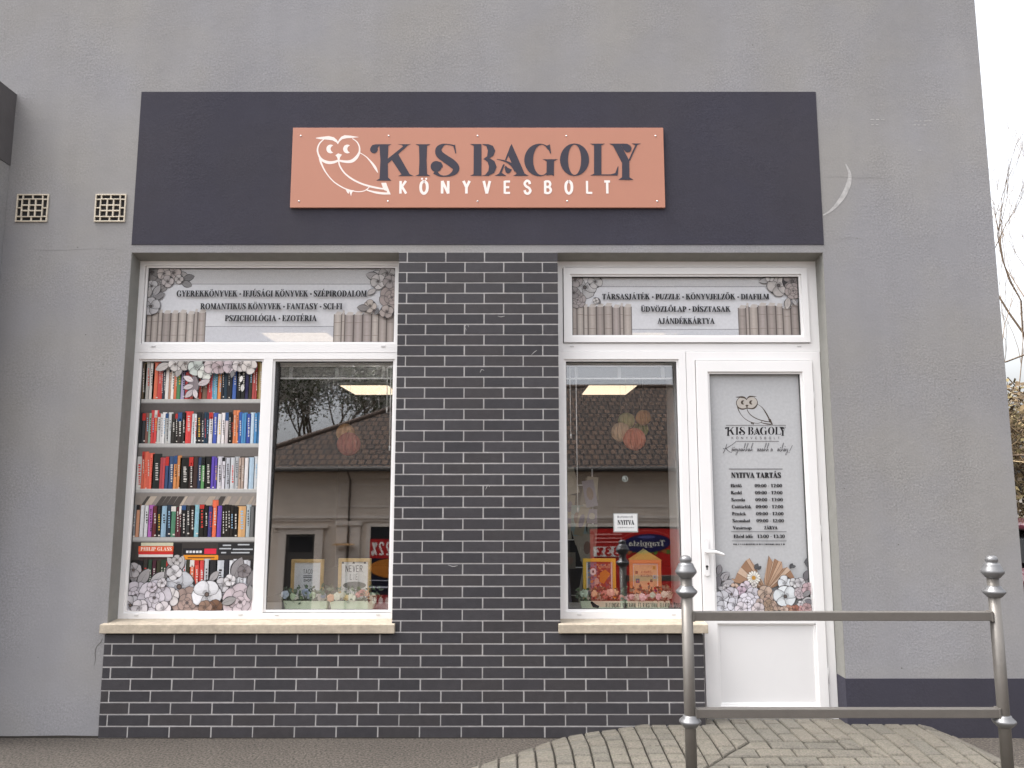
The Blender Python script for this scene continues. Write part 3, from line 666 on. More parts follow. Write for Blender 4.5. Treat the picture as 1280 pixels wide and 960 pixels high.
# air bricks
def air_vent(x0, x1, z0, z1):
    v = MB(); v.box(x0+.004, x1-.004, -.002, .001, z0+.004, z1-.004, DARK)  # dark backing sheet paints the depth of the holes; the wall is uncut
    b_ = .008; y0, y1 = -.011, -.0005
    v.ring((x0, x1, z0, z1), (x0+b_, x1-b_, z0+b_, z1-b_), y0, y1, CREAM)
    a0, a1, c0, c1 = x0+.04, x1-.04, z0+.038, z1-.038
    v.ring((a0-.007, a1+.007, c0-.007, c1+.007), (a0, a1, c0, c1), y0-.0006, y1, CREAM)
    for k in (1, 2):
        xx = a0+(a1-a0)*k/3; v.box(xx-.0045, xx+.0045, y0, y1, c0, c1, CREAM)
        zz = c0+(c1-c0)*k/3; v.box(a0, a1, y0+.0006, y1, zz-.0045, zz+.0045, CREAM)
    for zz in (c0-.002, (c0+c1)/2, c1+.002):
        for p, q in ((x0+b_, a0-.007), (a1+.007, x1-b_)): v.box(p, q, y0+.0004, y1, zz-.004, zz+.004, CREAM)
    for xx in (a0, (a0+a1)/2, a1):
        for p, q in ((z0+b_, c0-.007), (c1+.007, z1-b_)): v.box(xx-.004, xx+.004, y0+.0008, y1, p, q, CREAM)
    v.build('air_vent', bld, bevel=.0015)
air_vent(-3.243, -3.035, 3.205, 3.393); air_vent(-2.729, -2.527, 3.205, 3.393)
# sills
for x0, x1, z0, z1 in ((-2.497, -.711, .611, .668), (.282, 1.188, .612, .668)):
    s = MB(); vs = []
    s.raw([(x0, -.042, z0), (x1, -.042, z0), (x1, .13, z0), (x0, .13, z0), (x0, -.042, z1-.003), (x1, -.042, z1-.003), (x1, .13, z1+.004), (x0, .13, z1+.004)],
          [(0, 3, 2, 1), (4, 5, 6, 7), (0, 1, 5, 4), (1, 2, 6, 5), (2, 3, 7, 6), (3, 0, 4, 7)], STONE)
    s.build('window_sill', bld, bevel=.004)

# ---- windows
def pane(x0, x1, z0, z1, parent, tilt=0.0, name='pane'):
    m = MB(); cx, cz = (x0+x1)/2, (z0+z1)/2; hx_, hz_ = (x1-x0)/2+.012, (z1-z0)/2+.012
    m.box(-hx_, hx_, -.003, .003, -hz_, hz_, GLASS)
    o = m.build(name, parent); o.location = (cx, .158 if not tilt else .172, cz); o.rotation_euler = (R(tilt), 0, 0); return o
def opening(m, o, yf=.12, bead=.013):
    """glazing bead and gasket round the glass rectangle o"""
    x0, x1, z0, z1 = o
    m.ring((x0-bead, x1+bead, z0-bead, z1+bead), (x0, x1, z0, z1), yf+.012, .15, PVC)
    m.ring((x0-.002, x1+.002, z0-.002, z1+.002), (x0+.003, x1-.003, z0+.003, z1-.003), yf+.022, .151, GASKET)
def caps(m, pts, yf):
    for px, py in pts:
        x, z = W(px, py, yf); m.box(x-.014, x+.014, yf-.004, yf+.001, z-.005, z+.005, PVC2)
        m.box(x-.012, x+.012, yf-.0042, yf, z-.0062, z-.005, GASKET)
def blind(x0, x1, z1, parent, cord_side, cords):
    m = MB(); Y = .24
    m.box(x0+.004, x1-.004, Y-.012, Y+.013, z1-.022, z1+.004, WHITE)
    for k in range(9):
        z = z1-.03-k*.0068; m.box(x0+.008, x1-.008, Y-.0125, Y+.0125, z-.0012, z+.0012, BLINDM)
    m.box(x0+.008, x1-.008, Y-.012, Y+.012, z1-.104, z1-.094, WHITE)
    for f in (.1, .5, .9):
        x = x0+(x1-x0)*f; m.box(x-.012, x+.012, Y-.015, Y-.0135, z1-.094, z1-.02, BLINDM)
    for px, ln in cords:
        m.tube([(px, Y-.02, z1-.02), (px+.002, Y-.02, z1-ln)], .0032, WHITE, 6); m.tube([(px+.002, Y-.02, z1-ln), (px+.002, Y-.02, z1-ln-.03)], .0055, WHITE, 6)
    m.build('blind', parent)
BLINDM = mat('blind_slat', (.42, .41, .41), .5)
LT = (-2.422, -.778, 2.434, 2.936); LS = (-2.4255, -1.637, .718, 2.306); RS = (-1.551, -.779, .723, 2.306)
m = MB(); YF = .12
b_ = .013
m.ring((-2.4725, -.7335, .655, 2.9785), (-2.4255-b_, -.778+b_, .718-b_, 2.936+b_), YF, .19, PVC)
m.box(-2.4255-b_, -.778+b_, YF+.0006, .189, 2.306+b_, 2.434-b_, PVC); m.box(-1.637+b_, -1.551-b_, YF+.0012, .188, .718-b_, 2.306+b_, PVC)
for o in (LT, LS, RS): opening(m, o)
m.box(-2.4725, -.7335, YF-.0015, YF, 2.363, 2.3665, PVC2)
caps(m, [(192, 432.5), (479, 432.5), (170.5, 768.5), (300.5, 767.5), (346, 768), (472.5, 767.5)], YF)
winL = m.build('window', bld, bevel=.003); winL['label'] = 'wide white framed window with bookshelf print in its left light'
pane(*LT, winL); pane(*LS, winL); pane(*RS, winL, -2.1)
blind(RS[0], RS[1], RS[3], winL, 1, [(-.806, .55), (-.83, .30)])
TG = (.397, 1.902, 2.479, 2.875)
m = MB()
m.ring((.2975, 2.0195, 2.3685, 2.9785), (.336, 1.960, 2.424, 2.936), .126, .19, PVC)
m.ring((.341, 1.955, 2.429, 2.931), (.397-b_, 1.902+b_, 2.479-b_, 2.875+b_), .112, .185, PVC)
m.ring((.336, 1.960, 2.424, 2.936), (.342, 1.954, 2.430, 2.930), .15, .18, GASKET)
opening(m, TG, .112); caps(m, [(715, 432.5), (999, 432.5)], .126)
tr = m.build('transom_window', bld, bevel=.003); pane(*TG, tr)
WG = (.353, 1.077, .727, 2.305)
m = MB()
m.ring((.2975, 1.1355, .655, 2.3665), (.353-b_, 1.077+b_, .727-b_, 2.305+b_), .12, .19, PVC); opening(m, WG)
caps(m, [(724, 767.5), (842, 767.5)], .12)
winR = m.build('window', bld, bevel=.003); winR['label'] = 'narrow white framed window beside the door with planters and framed pictures inside'
pane(*WG, winR, -2.1)
blind(WG[0], WG[1], WG[3], winR, -1, [(.385, .47), (.425, .95)])
# door
m = MB()
fx0, fx1 = 1.1385, 2.0165
vs = []
m.prism([(fx0, .068), (1.196, .068), (1.196, 2.311), (1.962, 2.311), (1.962, .068), (fx1, .068), (fx1, 2.3665), (fx0, 2.3665)], .121, .19, PVC)
door = m.build('door', bld, bevel=.003); door['label'] = 'white framed shop door with grey printed glass and plain lower panel'
m = MB(); DG = (1.288, 1.880, .716, 2.220); DP = (1.298, 1.885, .165, .630)
lx0, lx1, lz0, lz1 = 1.200, 1.958, .092, 2.307
m.ring((lx0, lx1, .673, lz1), (DG[0]-b_, DG[1]+b_, DG[2]-b_, DG[3]+b_), .110, .185, PVC)
m.ring((lx0, lx1, lz0, .673), (DP[0]-b_, DP[1]+b_, DP[2]-b_, DP[3]+b_), .110, .185, PVC)
m.ring((lx0-.004, lx1+.004, lz0-.004, lz1+.004), (lx0+.002, lx1-.002, lz0+.002, lz1-.002), .15, .18, GASKET)
opening(m, DG, .110); opening(m, DP, .110)
m.box(DP[0]-.005, DP[1]+.005, .128, .16, DP[2]-.005, DP[3]+.005, PVC2)
m.build('door_leaf', door, bevel=.0025)
pane(*DG, door)
m = MB(); m.box(1.196, 1.962, .095, .2, .066, .0875, ALU); m.build('threshold', door, bevel=.002)
m = MB()
px0, pz1 = W(879, 672.7, .11); px1, pz0 = W(886.7, 720, .11); pc = (px0+px1)/2
m.prism([(px0, pz0+.01), (px0+.01, pz0), (px1-.01, pz0), (px1, pz0+.01), (px1, pz1-.01), (px1-.01, pz1), (px0+.01, pz1), (px0, pz1-.01)], .099, .1095, WHITE)
hz = W(881, 690, .07)[1]; ex, ez = W(904.5, 693.5, .07)
m.tube([(pc, .1, hz), (pc, .06, hz+.002), (pc+.012, .052, hz+.003), (pc+.05, .05, hz+.001), (ex-.01, .055, ez+.003), (ex, .06, ez)], [.011, .011, .0115, .0105, .010, .009], WHITE, 10)
kz = W(883.5, 709, .1)[1]
m.box(pc-.004, pc+.004, .0975, .0992, kz-.016, kz+.002, DARK); m.prism(circle(pc, kz+.004, .0085, 12), .0975, .0992, DARK)  # keyhole darkness painted as thin black shapes on the plate
m.build('handle', door, bevel=.0015)
for z in (.33, 1.2, 2.05):
    m = MB(); m.tube([(1.961, .118, z-.05), (1.961, .118, z+.05)], .0045, WHITE, 10); m.build('hinge', door)
# rooms behind the glass
m = MB()
m.box(-3.2, 2.87, .345, 8.99, -.05, .07, FLOORM)
m.box(-3.2, -.74, .345, 8.99, 2.75, 2.85, ROOM) if False else None
m.box(-3.2, 2.87, .60, 8.99, 2.75, 2.85, ROOM)
m.box(-3.2, -3.1, .345, 8.9, .07, 2.75, ROOM); m.box(2.77, 2.87, .345, 8.9, .07, 2.75, ROOM); m.box(-3.1, 2.77, 8.9, 8.99, .07, 2.75, ROOM)
m.box(-3.2, 2.87, .345, .60, 3.02, 3.06, ROOM); m.box(-3.2, 2.87, .59, .6, 2.85, 3.02, ROOM)
for xa, xb in ((-2.49, -2.475), (-.745, -.73), (.29, .305), (1.10, 1.115)): m.box(xa, xb, .345, .60, .70, 3.0, WHITE)  # white cheeks beside the windows, added to bounce daylight onto the display
m.build('shop_interior', bld)
m = MB()
for x0, x1 in ((-2.45, -.75), (.31, 1.10)):
    m = MB(); m.box(x0, x1, .192, .60, .66, .70, WHITE); m.build('window_board', bld)

# ------------------------------------------------------------------ printed films
rng = random.Random(21)
LEAFC = ['#8f8d8d', '#a6a2a1', '#777576', '#b9b5b4']
def shade(c, k): return tuple(min(1, v*k) for v in (hx(c) if isinstance(c, str) else c))
def petal(F, cx, cz, ang, ln, wd, col, clip, out='#4d484a', ow=None):
    """one drawn petal: dark outline, mid tone, paler rim, shaded throat"""
    ow = ow or min(.0028, max(.0012, wd*.05)); ca, sa = math.cos(ang), math.sin(ang); c = hx(col) if isinstance(col, str) else col
    wob = [rng.uniform(.93, 1.07) for _ in range(14)]
    def shp(l0, l1, w_, o=0):
        P = []
        for k in range(14):
            t = 6.283*k/14; u = math.cos(t); v = math.sin(t)*(1+.28*u); a_ = (l0+l1)/2+(l1-l0)/2*u*wob[k]+o*u; b_ = (w_/2)*v*wob[k]+o*math.sin(t); P.append((cx+a_*ca-b_*sa, cz+a_*sa+b_*ca))
        return cliprect(P, *clip)
    for (l0, l1, w_, o, cl) in ((0, ln, wd, ow, hx(out)), (0, ln, wd, 0, shade(c, .82)), (ln*.2, ln*.97, wd*.88, 0, shade(c, .97)), (ln*.42, ln*.95, wd*.74, 0, shade(c, 1.1)), (-.02*ln, ln*.34, wd*.34, 0, shade(c, .55))):
        p = shp(l0, l1, w_, o)
        if len(p) > 2: F.poly(p, cl)
        F.up()
def jit(col, a=.06):
    c = hx(col); k = 1+rng.uniform(-a*2, a*2); return tuple(min(1, v*k) for v in c)
def bloom(F, cx, cz, r, col, clip, n=5, centre='#5a5250', rose=False, rot=None):
    a0 = rng.uniform(0, 6.28) if rot is None else rot
    F.ell(cx, cz, r*1.02, r*.98, '#37323400'[:7], 0, 16, clip); F.up()
    if rose:
        for ring_, k, off in ((1.0, 6, .30), (.66, 5, .12), (.40, 4, .02)):
            for i in range(k):
                a = a0+ring_*3+6.283*i/k; d = r*off
                petal(F, cx+math.cos(a)*d, cz+math.sin(a)*d, a, r*ring_*(.78 if ring_ == 1 else .8), r*ring_*.92, jit(col), clip)
        F.ell(cx, cz, r*.11, r*.09, '#5a5254', 0, 10, clip); F.up(); return
    for i in range(n): petal(F, cx, cz, a0+6.283*i/n+rng.uniform(-.12, .12), r*rng.uniform(.92, 1.08), r*(1.02 if n <= 5 else .5), jit(col), clip)
    if centre: F.ell(cx, cz, r*.17, r*.17, '#2f2a2b', 0, 12, clip); F.up(); F.ell(cx, cz, r*.12, r*.12, centre, 0, 12, clip); F.up()
def leaf(F, cx, cz, ang, ln, clip, col=None, out='#3f3c3e'):
    c = jit(col or rng.choice(LEAFC)); P = []
    def sh(k, s):
        w_ = math.sin(math.pi*k)**.8*ln*.24*s; return k*ln, w_
    for s, colr in ((1.25, hx(out)), (1, c)):
        p = [sh(k/8, s) for k in range(9)]; pts = [(a, b_) for a, b_ in p]+[(a, -b_) for a, b_ in reversed(p[1:-1])]
        q = [(cx+a*math.cos(ang)-b_*math.sin(ang), cz+a*math.sin(ang)+b_*math.cos(ang)) for a, b_ in pts]
        q = cliprect(q, *clip)
        if len(q) > 2: F.poly(q, colr)
        F.up()
    q = cliprect([(cx+a*math.cos(ang)-b_*math.sin(ang), cz+a*math.sin(ang)+b_*math.cos(ang)) for a, b_ in ((0, ln*.012), (ln*.9, 0), (0, -ln*.012))], *clip)
    if len(q) > 2: F.poly(q, '#59565a')
    F.up()
def txt(F, s, x0, x1, y0, y1, col='#232327', Y=.149):
    a, z1 = W(x0, y0, Y); c, z0 = W(x1, y1, Y); serif(F, s, (a+c)/2, z0, z1-z0, c-a, col, fat=.06)
def pxrect(F, x0, x1, y0, y1, col, Y=.149, clip=None):
    a, z1 = W(x0, y0, Y); c, z0 = W(x1, y1, Y)
    p = rc(a, c, z0, z1)
    if clip: p = cliprect(p, *clip)
    if len(p) > 2: F.poly(p, col)
FY = .1525
# --- transom prints
def old_books(F, x0, x1, z0, zt, widths, clip):
    tot = sum(widths); x = x0
    for i, w_ in enumerate(widths):
        bw = (x1-x0)*w_/tot; col = rng.choice(['#a59b95', '#ada39c', '#9a908b', '#b2a9a2', '#a19793']); zt2 = zt-rng.uniform(0, .012)-(abs(i-3) == 3)*.008
        b = F.lay
        p = cliprect(rc(x, x+bw, z0, zt2), *clip)
        if len(p) > 2: F.poly(p, '#5f5450')
        F.lay = b+1
        for a, c, k in ((.07, .93, .80), (.16, .86, .95), (.28, .72, 1.08), (.38, .6, 1.18)):
            q = cliprect(rc(x+bw*a, x+bw*c, z0, zt2-.004), *clip)
            if len(q) > 2: F.poly(q, tuple(v*k for v in hx(col)))
            F.up()
        q = cliprect([(x+bw*.1, zt2-.004), (x+bw*.9, zt2-.004), (x+bw*.98, zt2+.016), (x+bw*.4, zt2+.02)], *clip)
        if len(q) > 2: F.poly(q, '#c4bcb6')
        F.up()
        for zz in (.7, .24):
            if rng.random() < .7:
                q = cliprect(rc(x+bw*.08, x+bw*.92, z0+(zt2-z0)*zz, z0+(zt2-z0)*zz+.003), *clip)
                if len(q) > 2: F.poly(q, '#857872')
        x += bw; F.lay = b
    F.up(8)
def transom_film(o, parent, lines, left_fl, right_fl, bl, br, hl):
    x0, x1, z0, z1 = o; F = Flat(FY); clip = o
    F.alpha = .68; F.rect(x0, x1, z0, z1, '#eeeef2'); F.up(); F.alpha = 1
    pz = lambda py: W(640, py, .149)[1]
    F.alpha = .22; F.rect(x0, x1, pz(hl[0]), z1, '#c0bdb8'); F.alpha = .10; F.rect(x0, x1, z0, pz(hl[1]), '#b4b6c4'); F.up(); F.alpha = .9
    for h in hl: F.rect(x0, x1, pz(h)-.0022, pz(h)+.0022, '#8d8d90')
    F.up()
    old_books(F, x0, W(bl[0], 400, .149)[0], z0, pz(bl[1]), [6, 8, 5, 10, 9, 10, 9, 4, 10], clip); F.up(2)
    old_books(F, W(br[0], 400, .149)[0], x1, z0, pz(br[1]), [8, 3, 9, 9, 9, 7, 8, 8], clip); F.up(2)
    for fl in (left_fl, right_fl):
        for kind, px, py, rpx, col, ang in fl:
            x, z = W(px, py, .149); r = rpx*.0052
            if kind == 'l': leaf(F, x, z, R(ang), r, clip, col)
            elif kind == 'r': bloom(F, x, z, r, col, clip, rose=True)
            else: bloom(F, x, z, r, col, clip, n=int(ang) or 5)
    for l in lines: txt(F, *l)
    return F.build('printed_film', parent, FILM)
transom_film(LT, winL, [('GYEREKKÖNYVEK • IFJÚSÁGI KÖNYVEK • SZÉPIRODALOM', 221.9, 458, 363.7, 371.3), ('ROMANTIKUS KÖNYVEK • FANTASY • SCI-FI', 251.6, 427.7, 379.6, 387.2), ('PSZICHOLÓGIA • EZOTÉRIA', 282.2, 395.9, 394.5, 402)],
    [('l', 222, 342, 14, None, -10), ('l', 228, 349, 16, None, 15), ('l', 226, 352, 16, None, -22), ('f', 190, 340, 11, '#85807e', 5), ('r', 201, 356, 9, '#8a8584', 0), ('f', 217, 341, 10, '#b1a6a3', 5), ('f', 205, 342, 9, '#bcb2ae', 5), ('f', 210, 352, 8, '#b3abaa', 4), ('f', 224, 349, 6, '#bab4b2', 4), ('f', 190, 358, 8, '#b9b7b8', 5), ('l', 190, 374, 18, '#8d8a8c', 25), ('l', 192, 370, 16, '#a5a2a3', 60), ('f', 189, 383, 12, '#b4b2b4', 5), ('l', 186, 372, 12, None, 80)],
    [('l', 478, 340, 17, '#b5b2b2', 200), ('l', 476, 348, 20, '#9f9b9b', 165), ('f', 484, 342, 10, '#a9a4a2', 5), ('f', 473, 352, 10, '#bdb8b6', 5), ('l', 470, 362, 13, '#bdb8b6', 210), ('r', 490, 372, 15, '#9b8f8b', 0), ('f', 488, 352, 9, '#98908e', 5), ('f', 463, 383, 8, '#b4aaa2', 4), ('l', 462, 386, 16, '#8f8a88', 175), ('f', 484, 390, 9, '#a39893', 4), ('l', 474, 386, 10, None, 240)],
    (257, 389), (417, 391), (355.0, 408.0))
transom_film(TG, tr, [('TÁRSASJÁTÉK • PUZZLE • KÖNYVJELZŐK • DIAFILM', 752.3, 960.2, 367.7, 374.7), ('ÜDVÖZLŐLAP • DÍSZTASAK', 800.7, 912, 383.3, 390.2), ('AJÁNDÉKKÁRTYA', 821.3, 892.3, 398, 405.2)],
    [('l', 738, 352, 17, '#a9a6a6', 15), ('f', 731, 359, 15, '#bcbaba', 5), ('f', 744, 352, 9, '#b8b5b4', 4), ('f', 719, 350, 10, '#a19a98', 5), ('r', 722, 375, 10, '#a09896', 0), ('l', 742, 372, 12, None, -40), ('f', 717, 366, 8, '#908a89', 5), ('f', 745, 376, 4, '#c5c1bf', 4)],
    [('l', 962, 350, 14, '#b5b2b2', 190), ('f', 973, 357, 14, '#bbb5b2', 5), ('f', 990, 352, 13, '#8c8381', 6), ('r', 991, 364, 10, '#9c928f', 0), ('l', 985, 372, 16, '#b3aca8', 260), ('l', 990, 374, 10, None, 300), ('f', 962, 347, 6, '#b8b4b2', 4)],
    (790, 381.5), (923, 381.5), (358.2, 411.5))
# --- bookshelf print in the left light
F = Flat(FY); CL = LS
q5 = lambda x, y: (145+x/5.647, 440+y/5.647)      # survey detail sheets (upper, lower)
q6 = lambda x, y: (145+x/4.8, 600+y/4.8)
F.rect(LS[0], LS[1], LS[2], LS[3], '#4f4a48'); F.up()
def R5(x0, x1, y0, y1, c, q=q5): a = q(x0, y0); b2 = q(x1, y1); pxrect(F, a[0], b2[0], a[1], b2[1], c, clip=CL)
def spines(lst, ytop, ybot, q, shear=0.0, marks=True):
    x = lst[0]; new = [x]; xp = x                        # thick bands are really two spines of a set
    for i in range(1, len(lst), 2):
        e, col = lst[i], lst[i+1]; top = None
        if isinstance(col, tuple): col, top = col
        c0 = hx(col); gsum = sum(c0)/3; mute = lambda k: tuple(.88*k*(v*.84+gsum*.16) for v in c0)
        if e-xp > 30 and rng.random() < .6:
            mid = xp+(e-xp)*rng.uniform(.4, .6); k = rng.uniform(.7, 1.25)
            new += [mid, (mute(1), top), e, (mute(k), top)]
        else: new += [e, (mute(1), top)]
        xp = e
    lst = new; lay = F.lay
    for i in range(1, len(lst), 2):
        e = lst[i]
        x1, spec_ = e if isinstance(e, tuple) else (e, None); col = lst[i+1]; top = ytop+rng.uniform(-4, 10)
        col, tp = col; top = tp or top
        F.lay = lay; R5(x, x1, top, ybot, tuple(v*.5 for v in col), q); F.lay = lay+1
        R5(x+1, x1-1, top+1, ybot, col, q); F.lay = lay+2
        w_ = x1-x
        if w_ > 12:
            R5(x+w_*.2, x+w_*.34, top+2, ybot, tuple(min(1, v*1.18) for v in col), q); F.lay = lay+3
            if marks and rng.random() < .85:
                lum = sum(col)/3; mc = '#c9c4bd' if lum < .3 else '#3a3436'
                if rng.random() < .25: mc = rng.choice(['#d8b04a', '#c8413a', '#8fb4cf'])
                y = top+(ybot-top)*rng.uniform(.12, .3); ye = top+(ybot-top)*rng.uniform(.55, .85)
                while y < ye:
                    h = rng.uniform(5, 13); R5(x+w_*.36, x+w_*rng.uniform(.6, .72), y, y+h, mc, q); y += h+rng.uniform(3, 9)
            if rng.random() < .35:
                yy = ybot-rng.uniform(8, 26); R5(x+w_*.3, x+w_*.72, yy, yy+8, '#d9d2c8', q)
            if rng.random() < .2:
                R5(x+2, x1-2, top+1, top+(ybot-top)*rng.uniform(.12, .3), rng.choice(['#1f1f22', '#d8d2cc', '#b8342f', '#31507c']), q)
        x = x1
    F.lay = lay+5
spines([180, 205, '#6b5a45', 215, '#c9b548', 240, '#b5b0a8', 262, '#d9d0c8', 271, '#c98f7a', 300, '#e8673a', 331, '#d8382e', 352, '#333a4a', 378, '#e8e0da', 392, '#b58a70', 415, '#ece6dc', 432, '#e06a35', 462, '#4f8a55', 490, '#a79cc0', 525, '#c92f38', 555, '#c9534a', 590, '#5b5357', 612, '#dd4a3a', 650, '#8d6e5a', 685, '#d3343a', 700, '#4aa0c0', 721, '#6fb4cf', 748, '#e98b35', 765, '#2b2a30', 790, '#243a4a', 824, '#2a2a2e', 855, '#3a62b0', 885, '#222224', 915, '#2a2a2a', 940, '#34305a', 965, '#403a2c', 998, '#b8453f', 1010, '#e0b33a', 1034, '#b9a070'], 70, 332, q5)
R5(120, 1060, 333, 360, '#b9b7b4'); F.up(); R5(120, 1060, 356, 362, '#8d8b89'); R5(120, 1060, 333, 337, '#cfcdca'); F.up(); R5(120, 1060, 362, 412, '#57514f'); F.up()
spines([150, 185, '#2c2f33', 210, '#3a3d40', 232, '#8a5a50', 250, '#8fb09a', 291, ('#d8302f', 410), 315, '#c9c6c0', 348, '#d5d2d0', 392, '#b9bab8', 435, '#37332f', 465, '#3a302e', 488, '#2f2d2b', 535, ('#e0332f', 418), 570, '#c7c9cb', 600, '#2a2b2e', 622, '#303236', 656, '#243f55', 685, '#d9d4d4', 715, '#3a55b5', 745, '#dddada', 770, '#e6dede', 795, '#c9bcbc', 828, '#26211f', 865, ('#d9783f', 410), 888, '#2c5aa8', 920, '#3f8fc8', 950, '#2a4aa5', 975, '#b9cfe0', 1030, '#3f8ec9'], 428, 645, q5)
R5(120, 1060, 646, 674, '#b9b7b4'); F.up(); R5(120, 1060, 669, 676, '#8d8b89'); R5(120, 1060, 646, 650, '#cfcdca'); F.up(); R5(120, 1060, 676, 735, '#6d6865'); F.up()
spines([110, 185, '#b9b7b4', 218, ('#d85a38', 702), 258, ('#e0583a', 712), 312, ('#232a28', 718), 348, '#b53a42', 408, '#34507a', 453, ('#dd8a3e', 730), 515, '#23211f', 545, '#3a2a28', 578, '#43302c', 602, '#2a3a5a', 628, '#5a9a5a', 672, '#1f1f20', 715, '#5a3fb0', 772, '#c9c5cc', 805, '#b9bcc4', 865, '#c5c8cb', 905, '#b59d8d', 935, '#ded9d8', 975, '#a9c4d8', 1040, '#c9cdd0'], 738, 968, q5)
R5(90, 880, 53, 78, '#b9b7b4', q6); F.up(); R5(90, 880, 74, 80, '#8d8b89', q6); R5(90, 880, 53, 57, '#cfcdca', q6); F.up(); R5(90, 880, 80, 152, '#8c857f', q6); F.up()
x = 100
while x < 840:
    w_ = rng.uniform(18, 50); a = q6(x, 150); 
    P = [W(*q6(x, 152), .149), W(*q6(x+w_, 152), .149), W(*q6(x+w_+38*(1-(x-100)/1500), 98), .149), W(*q6(x+38, 98), .149)]
    P = cliprect([(p[0], p[1]) for p in (P[0], P[1], P[2], P[3])], *CL)
    if len(P) > 2: F.poly(P, jit(rng.choice(['#a89a8c', '#8f8780', '#b3a596', '#4a4542', '#9a9089'])))
    F.up(); x += w_
spines([85, 122, '#8a8d90', 145, '#c98d6a', 195, '#d8d8da', 220, '#b55ab5', 245, '#6a2a30', 270, '#232323', 305, '#8fb5cc', 330, '#2a3a4a', 360, '#4f8a6a', 392, '#5a2830', 420, '#222224', 445, '#3a3a3a', 470, '#30241f', 500, '#7fb5c0', 530, '#25241f', 552, '#1f1f1f', 580, '#3f3a7a', 605, ('#e8602f', 120), 635, '#6a3fb0', 670, '#26231f', 705, '#2a2522', 730, '#1f1d1d', 780, '#d9a566', 805, '#a9b4b8', 860, '#6a6a6a'], 150, 342, q6)
R5(60, 880, 343, 369, '#b5b3b0', q6); F.up(); R5(60, 880, 364, 372, '#8d8b89', q6); F.up(); R5(60, 880, 372, 480, '#3c3836', q6); F.up()
R5(150, 342, 376, 396, '#cfcbb0', q6); R5(135, 345, 397, 430, '#de6039', q6); R5(135, 345, 431, 447, '#c9302f', q6); R5(135, 340, 447, 462, '#d9d5d2', q6); R5(140, 330, 463, 475, '#3a1f20', q6)
R5(345, 392, 380, 470, '#1f1e1f', q6); R5(402, 600, 410, 447, '#212226', q6); F.up(); R5(530, 600, 412, 444, '#d8304a', q6); R5(405, 612, 450, 481, '#e0912f', q6); R5(612, 830, 378, 452, '#2b2b2d', q6); F.up()
for k in range(5): R5(420+k*20, 434+k*20, 424, 438, '#d9d9dc', q6)
for a, c, y in ((640, 690, 388), (730, 800, 384), (620, 690, 408), (700, 820, 412), (690, 800, 432), (630, 660, 432)): R5(a, c, y, y+8, '#b4b7bb', q6)
R5(430, 590, 462, 470, '#7a4a20', q6); F.up()
a, z1 = W(*q6(148, 403), .149); c, z0 = W(*q6(332, 424), .149); serif(F, 'PHILIP GLASS', (a+c)/2, z0, z1-z0, c-a, '#efe3d8')
spines([60, 125, '#2a2826', 160, '#8a3136', 190, '#34302d', 215, '#2f4a38', 240, '#4a2030', 268, '#3a3a28', 300, '#27402f', 330, '#b02f35', 400, '#3a3633', 420, '#bcbec4', 442, '#3a3a28', 470, ('#e0602f', 480), 498, ('#e0432f', 482), 528, ('#d8302f', 482), 556, '#b9bcc0', 600, '#2c2c30', 648, '#c5c9d0', 676, '#303038', 704, '#d6d6da', 730, '#cfcfd4', 765, '#d9d9dc', 805, '#d0d0d6', 850, '#2c2a2a'], 476, 700, q6)
def F6(kind, x, y, r, col, k=5):
    px, py = q6(x, y); X, Z = W(px, py, .149); r_ = r/4.8*.00517
    if kind == 'l': leaf(F, X, Z, R(k), r_, CL, col)
    elif kind == 'r': bloom(F, X, Z, r_, col, CL, rose=True)
    else: bloom(F, X, Z, r_, col, CL, n=k, centre='#6a5c56' if kind == 'f' else None)
for a in [('l', 130, 640, 120, '#a5a1a2', 60), ('l', 110, 620, 110, '#8b8788', 100), ('l', 200, 640, 120, '#b1adae', 45), ('l', 300, 600, 120, '#8e8a8b', 65), ('l', 360, 560, 110, '#b8b4b5', 70), ('l', 350, 520, 70, '#b4b0b0', 130), ('l', 700, 600, 140, '#8d898a', 70), ('l', 790, 640, 130, '#7d797a', 60), ('l', 560, 610, 80, '#a9a5a6', 50), ('f', 365, 480, 30, '#b5b1b0', 4), ('f', 770, 545, 40, '#7a7476', 5), ('f', 105, 540, 45, '#a39fa1', 5), ('l', 90, 700, 90, None, 80),
          ('f', 380, 640, 95, '#c3c4ca', 5), ('n', 350, 555, 45, '#c9c6c8', 4), ('f', 660, 660, 60, '#bdbbc0', 5), ('n', 640, 630, 45, '#c6c3c6', 4), ('r', 120, 690, 75, '#c2bcc4', 5), ('f', 90, 750, 60, '#bcb9be', 5), ('r', 430, 735, 85, '#9a8780', 5), ('n', 330, 700, 55, '#c5c0c0', 5), ('r', 235, 705, 95, '#cac4cc', 5), ('f', 550, 685, 85, '#d2d2d6', 5), ('r', 750, 730, 100, '#b9adb2', 5), ('n', 600, 760, 45, '#6f5444', 5), ('n', 540, 760, 40, '#8d7466', 5), ('n', 290, 770, 45, '#d2ccd0', 5), ('n', 150, 765, 50, '#c8c3c8', 5), ('l', 640, 740, 90, None, 20), ('l', 820, 720, 90, None, 100), ('f', 690, 600, 35, '#c9c6c8', 5), ('f', 285, 615, 28, '#c4bfc2', 5), ('f', 225, 640, 30, '#c2bac2', 5)]: F6(*a)
def F5(kind, x, y, r, col, k=5):
    px, py = q5(x, y); X, Z = W(px, py, .149); r_ = r/5.647*.0052
    if kind == 'l': leaf(F, X, Z, R(k), r_, CL, col)
    elif kind == 'r': bloom(F, X, Z, r_, col, CL, rose=True)
    else: bloom(F, X, Z, r_, col, CL, n=k, centre='#6a5c56' if kind == 'f' else None)
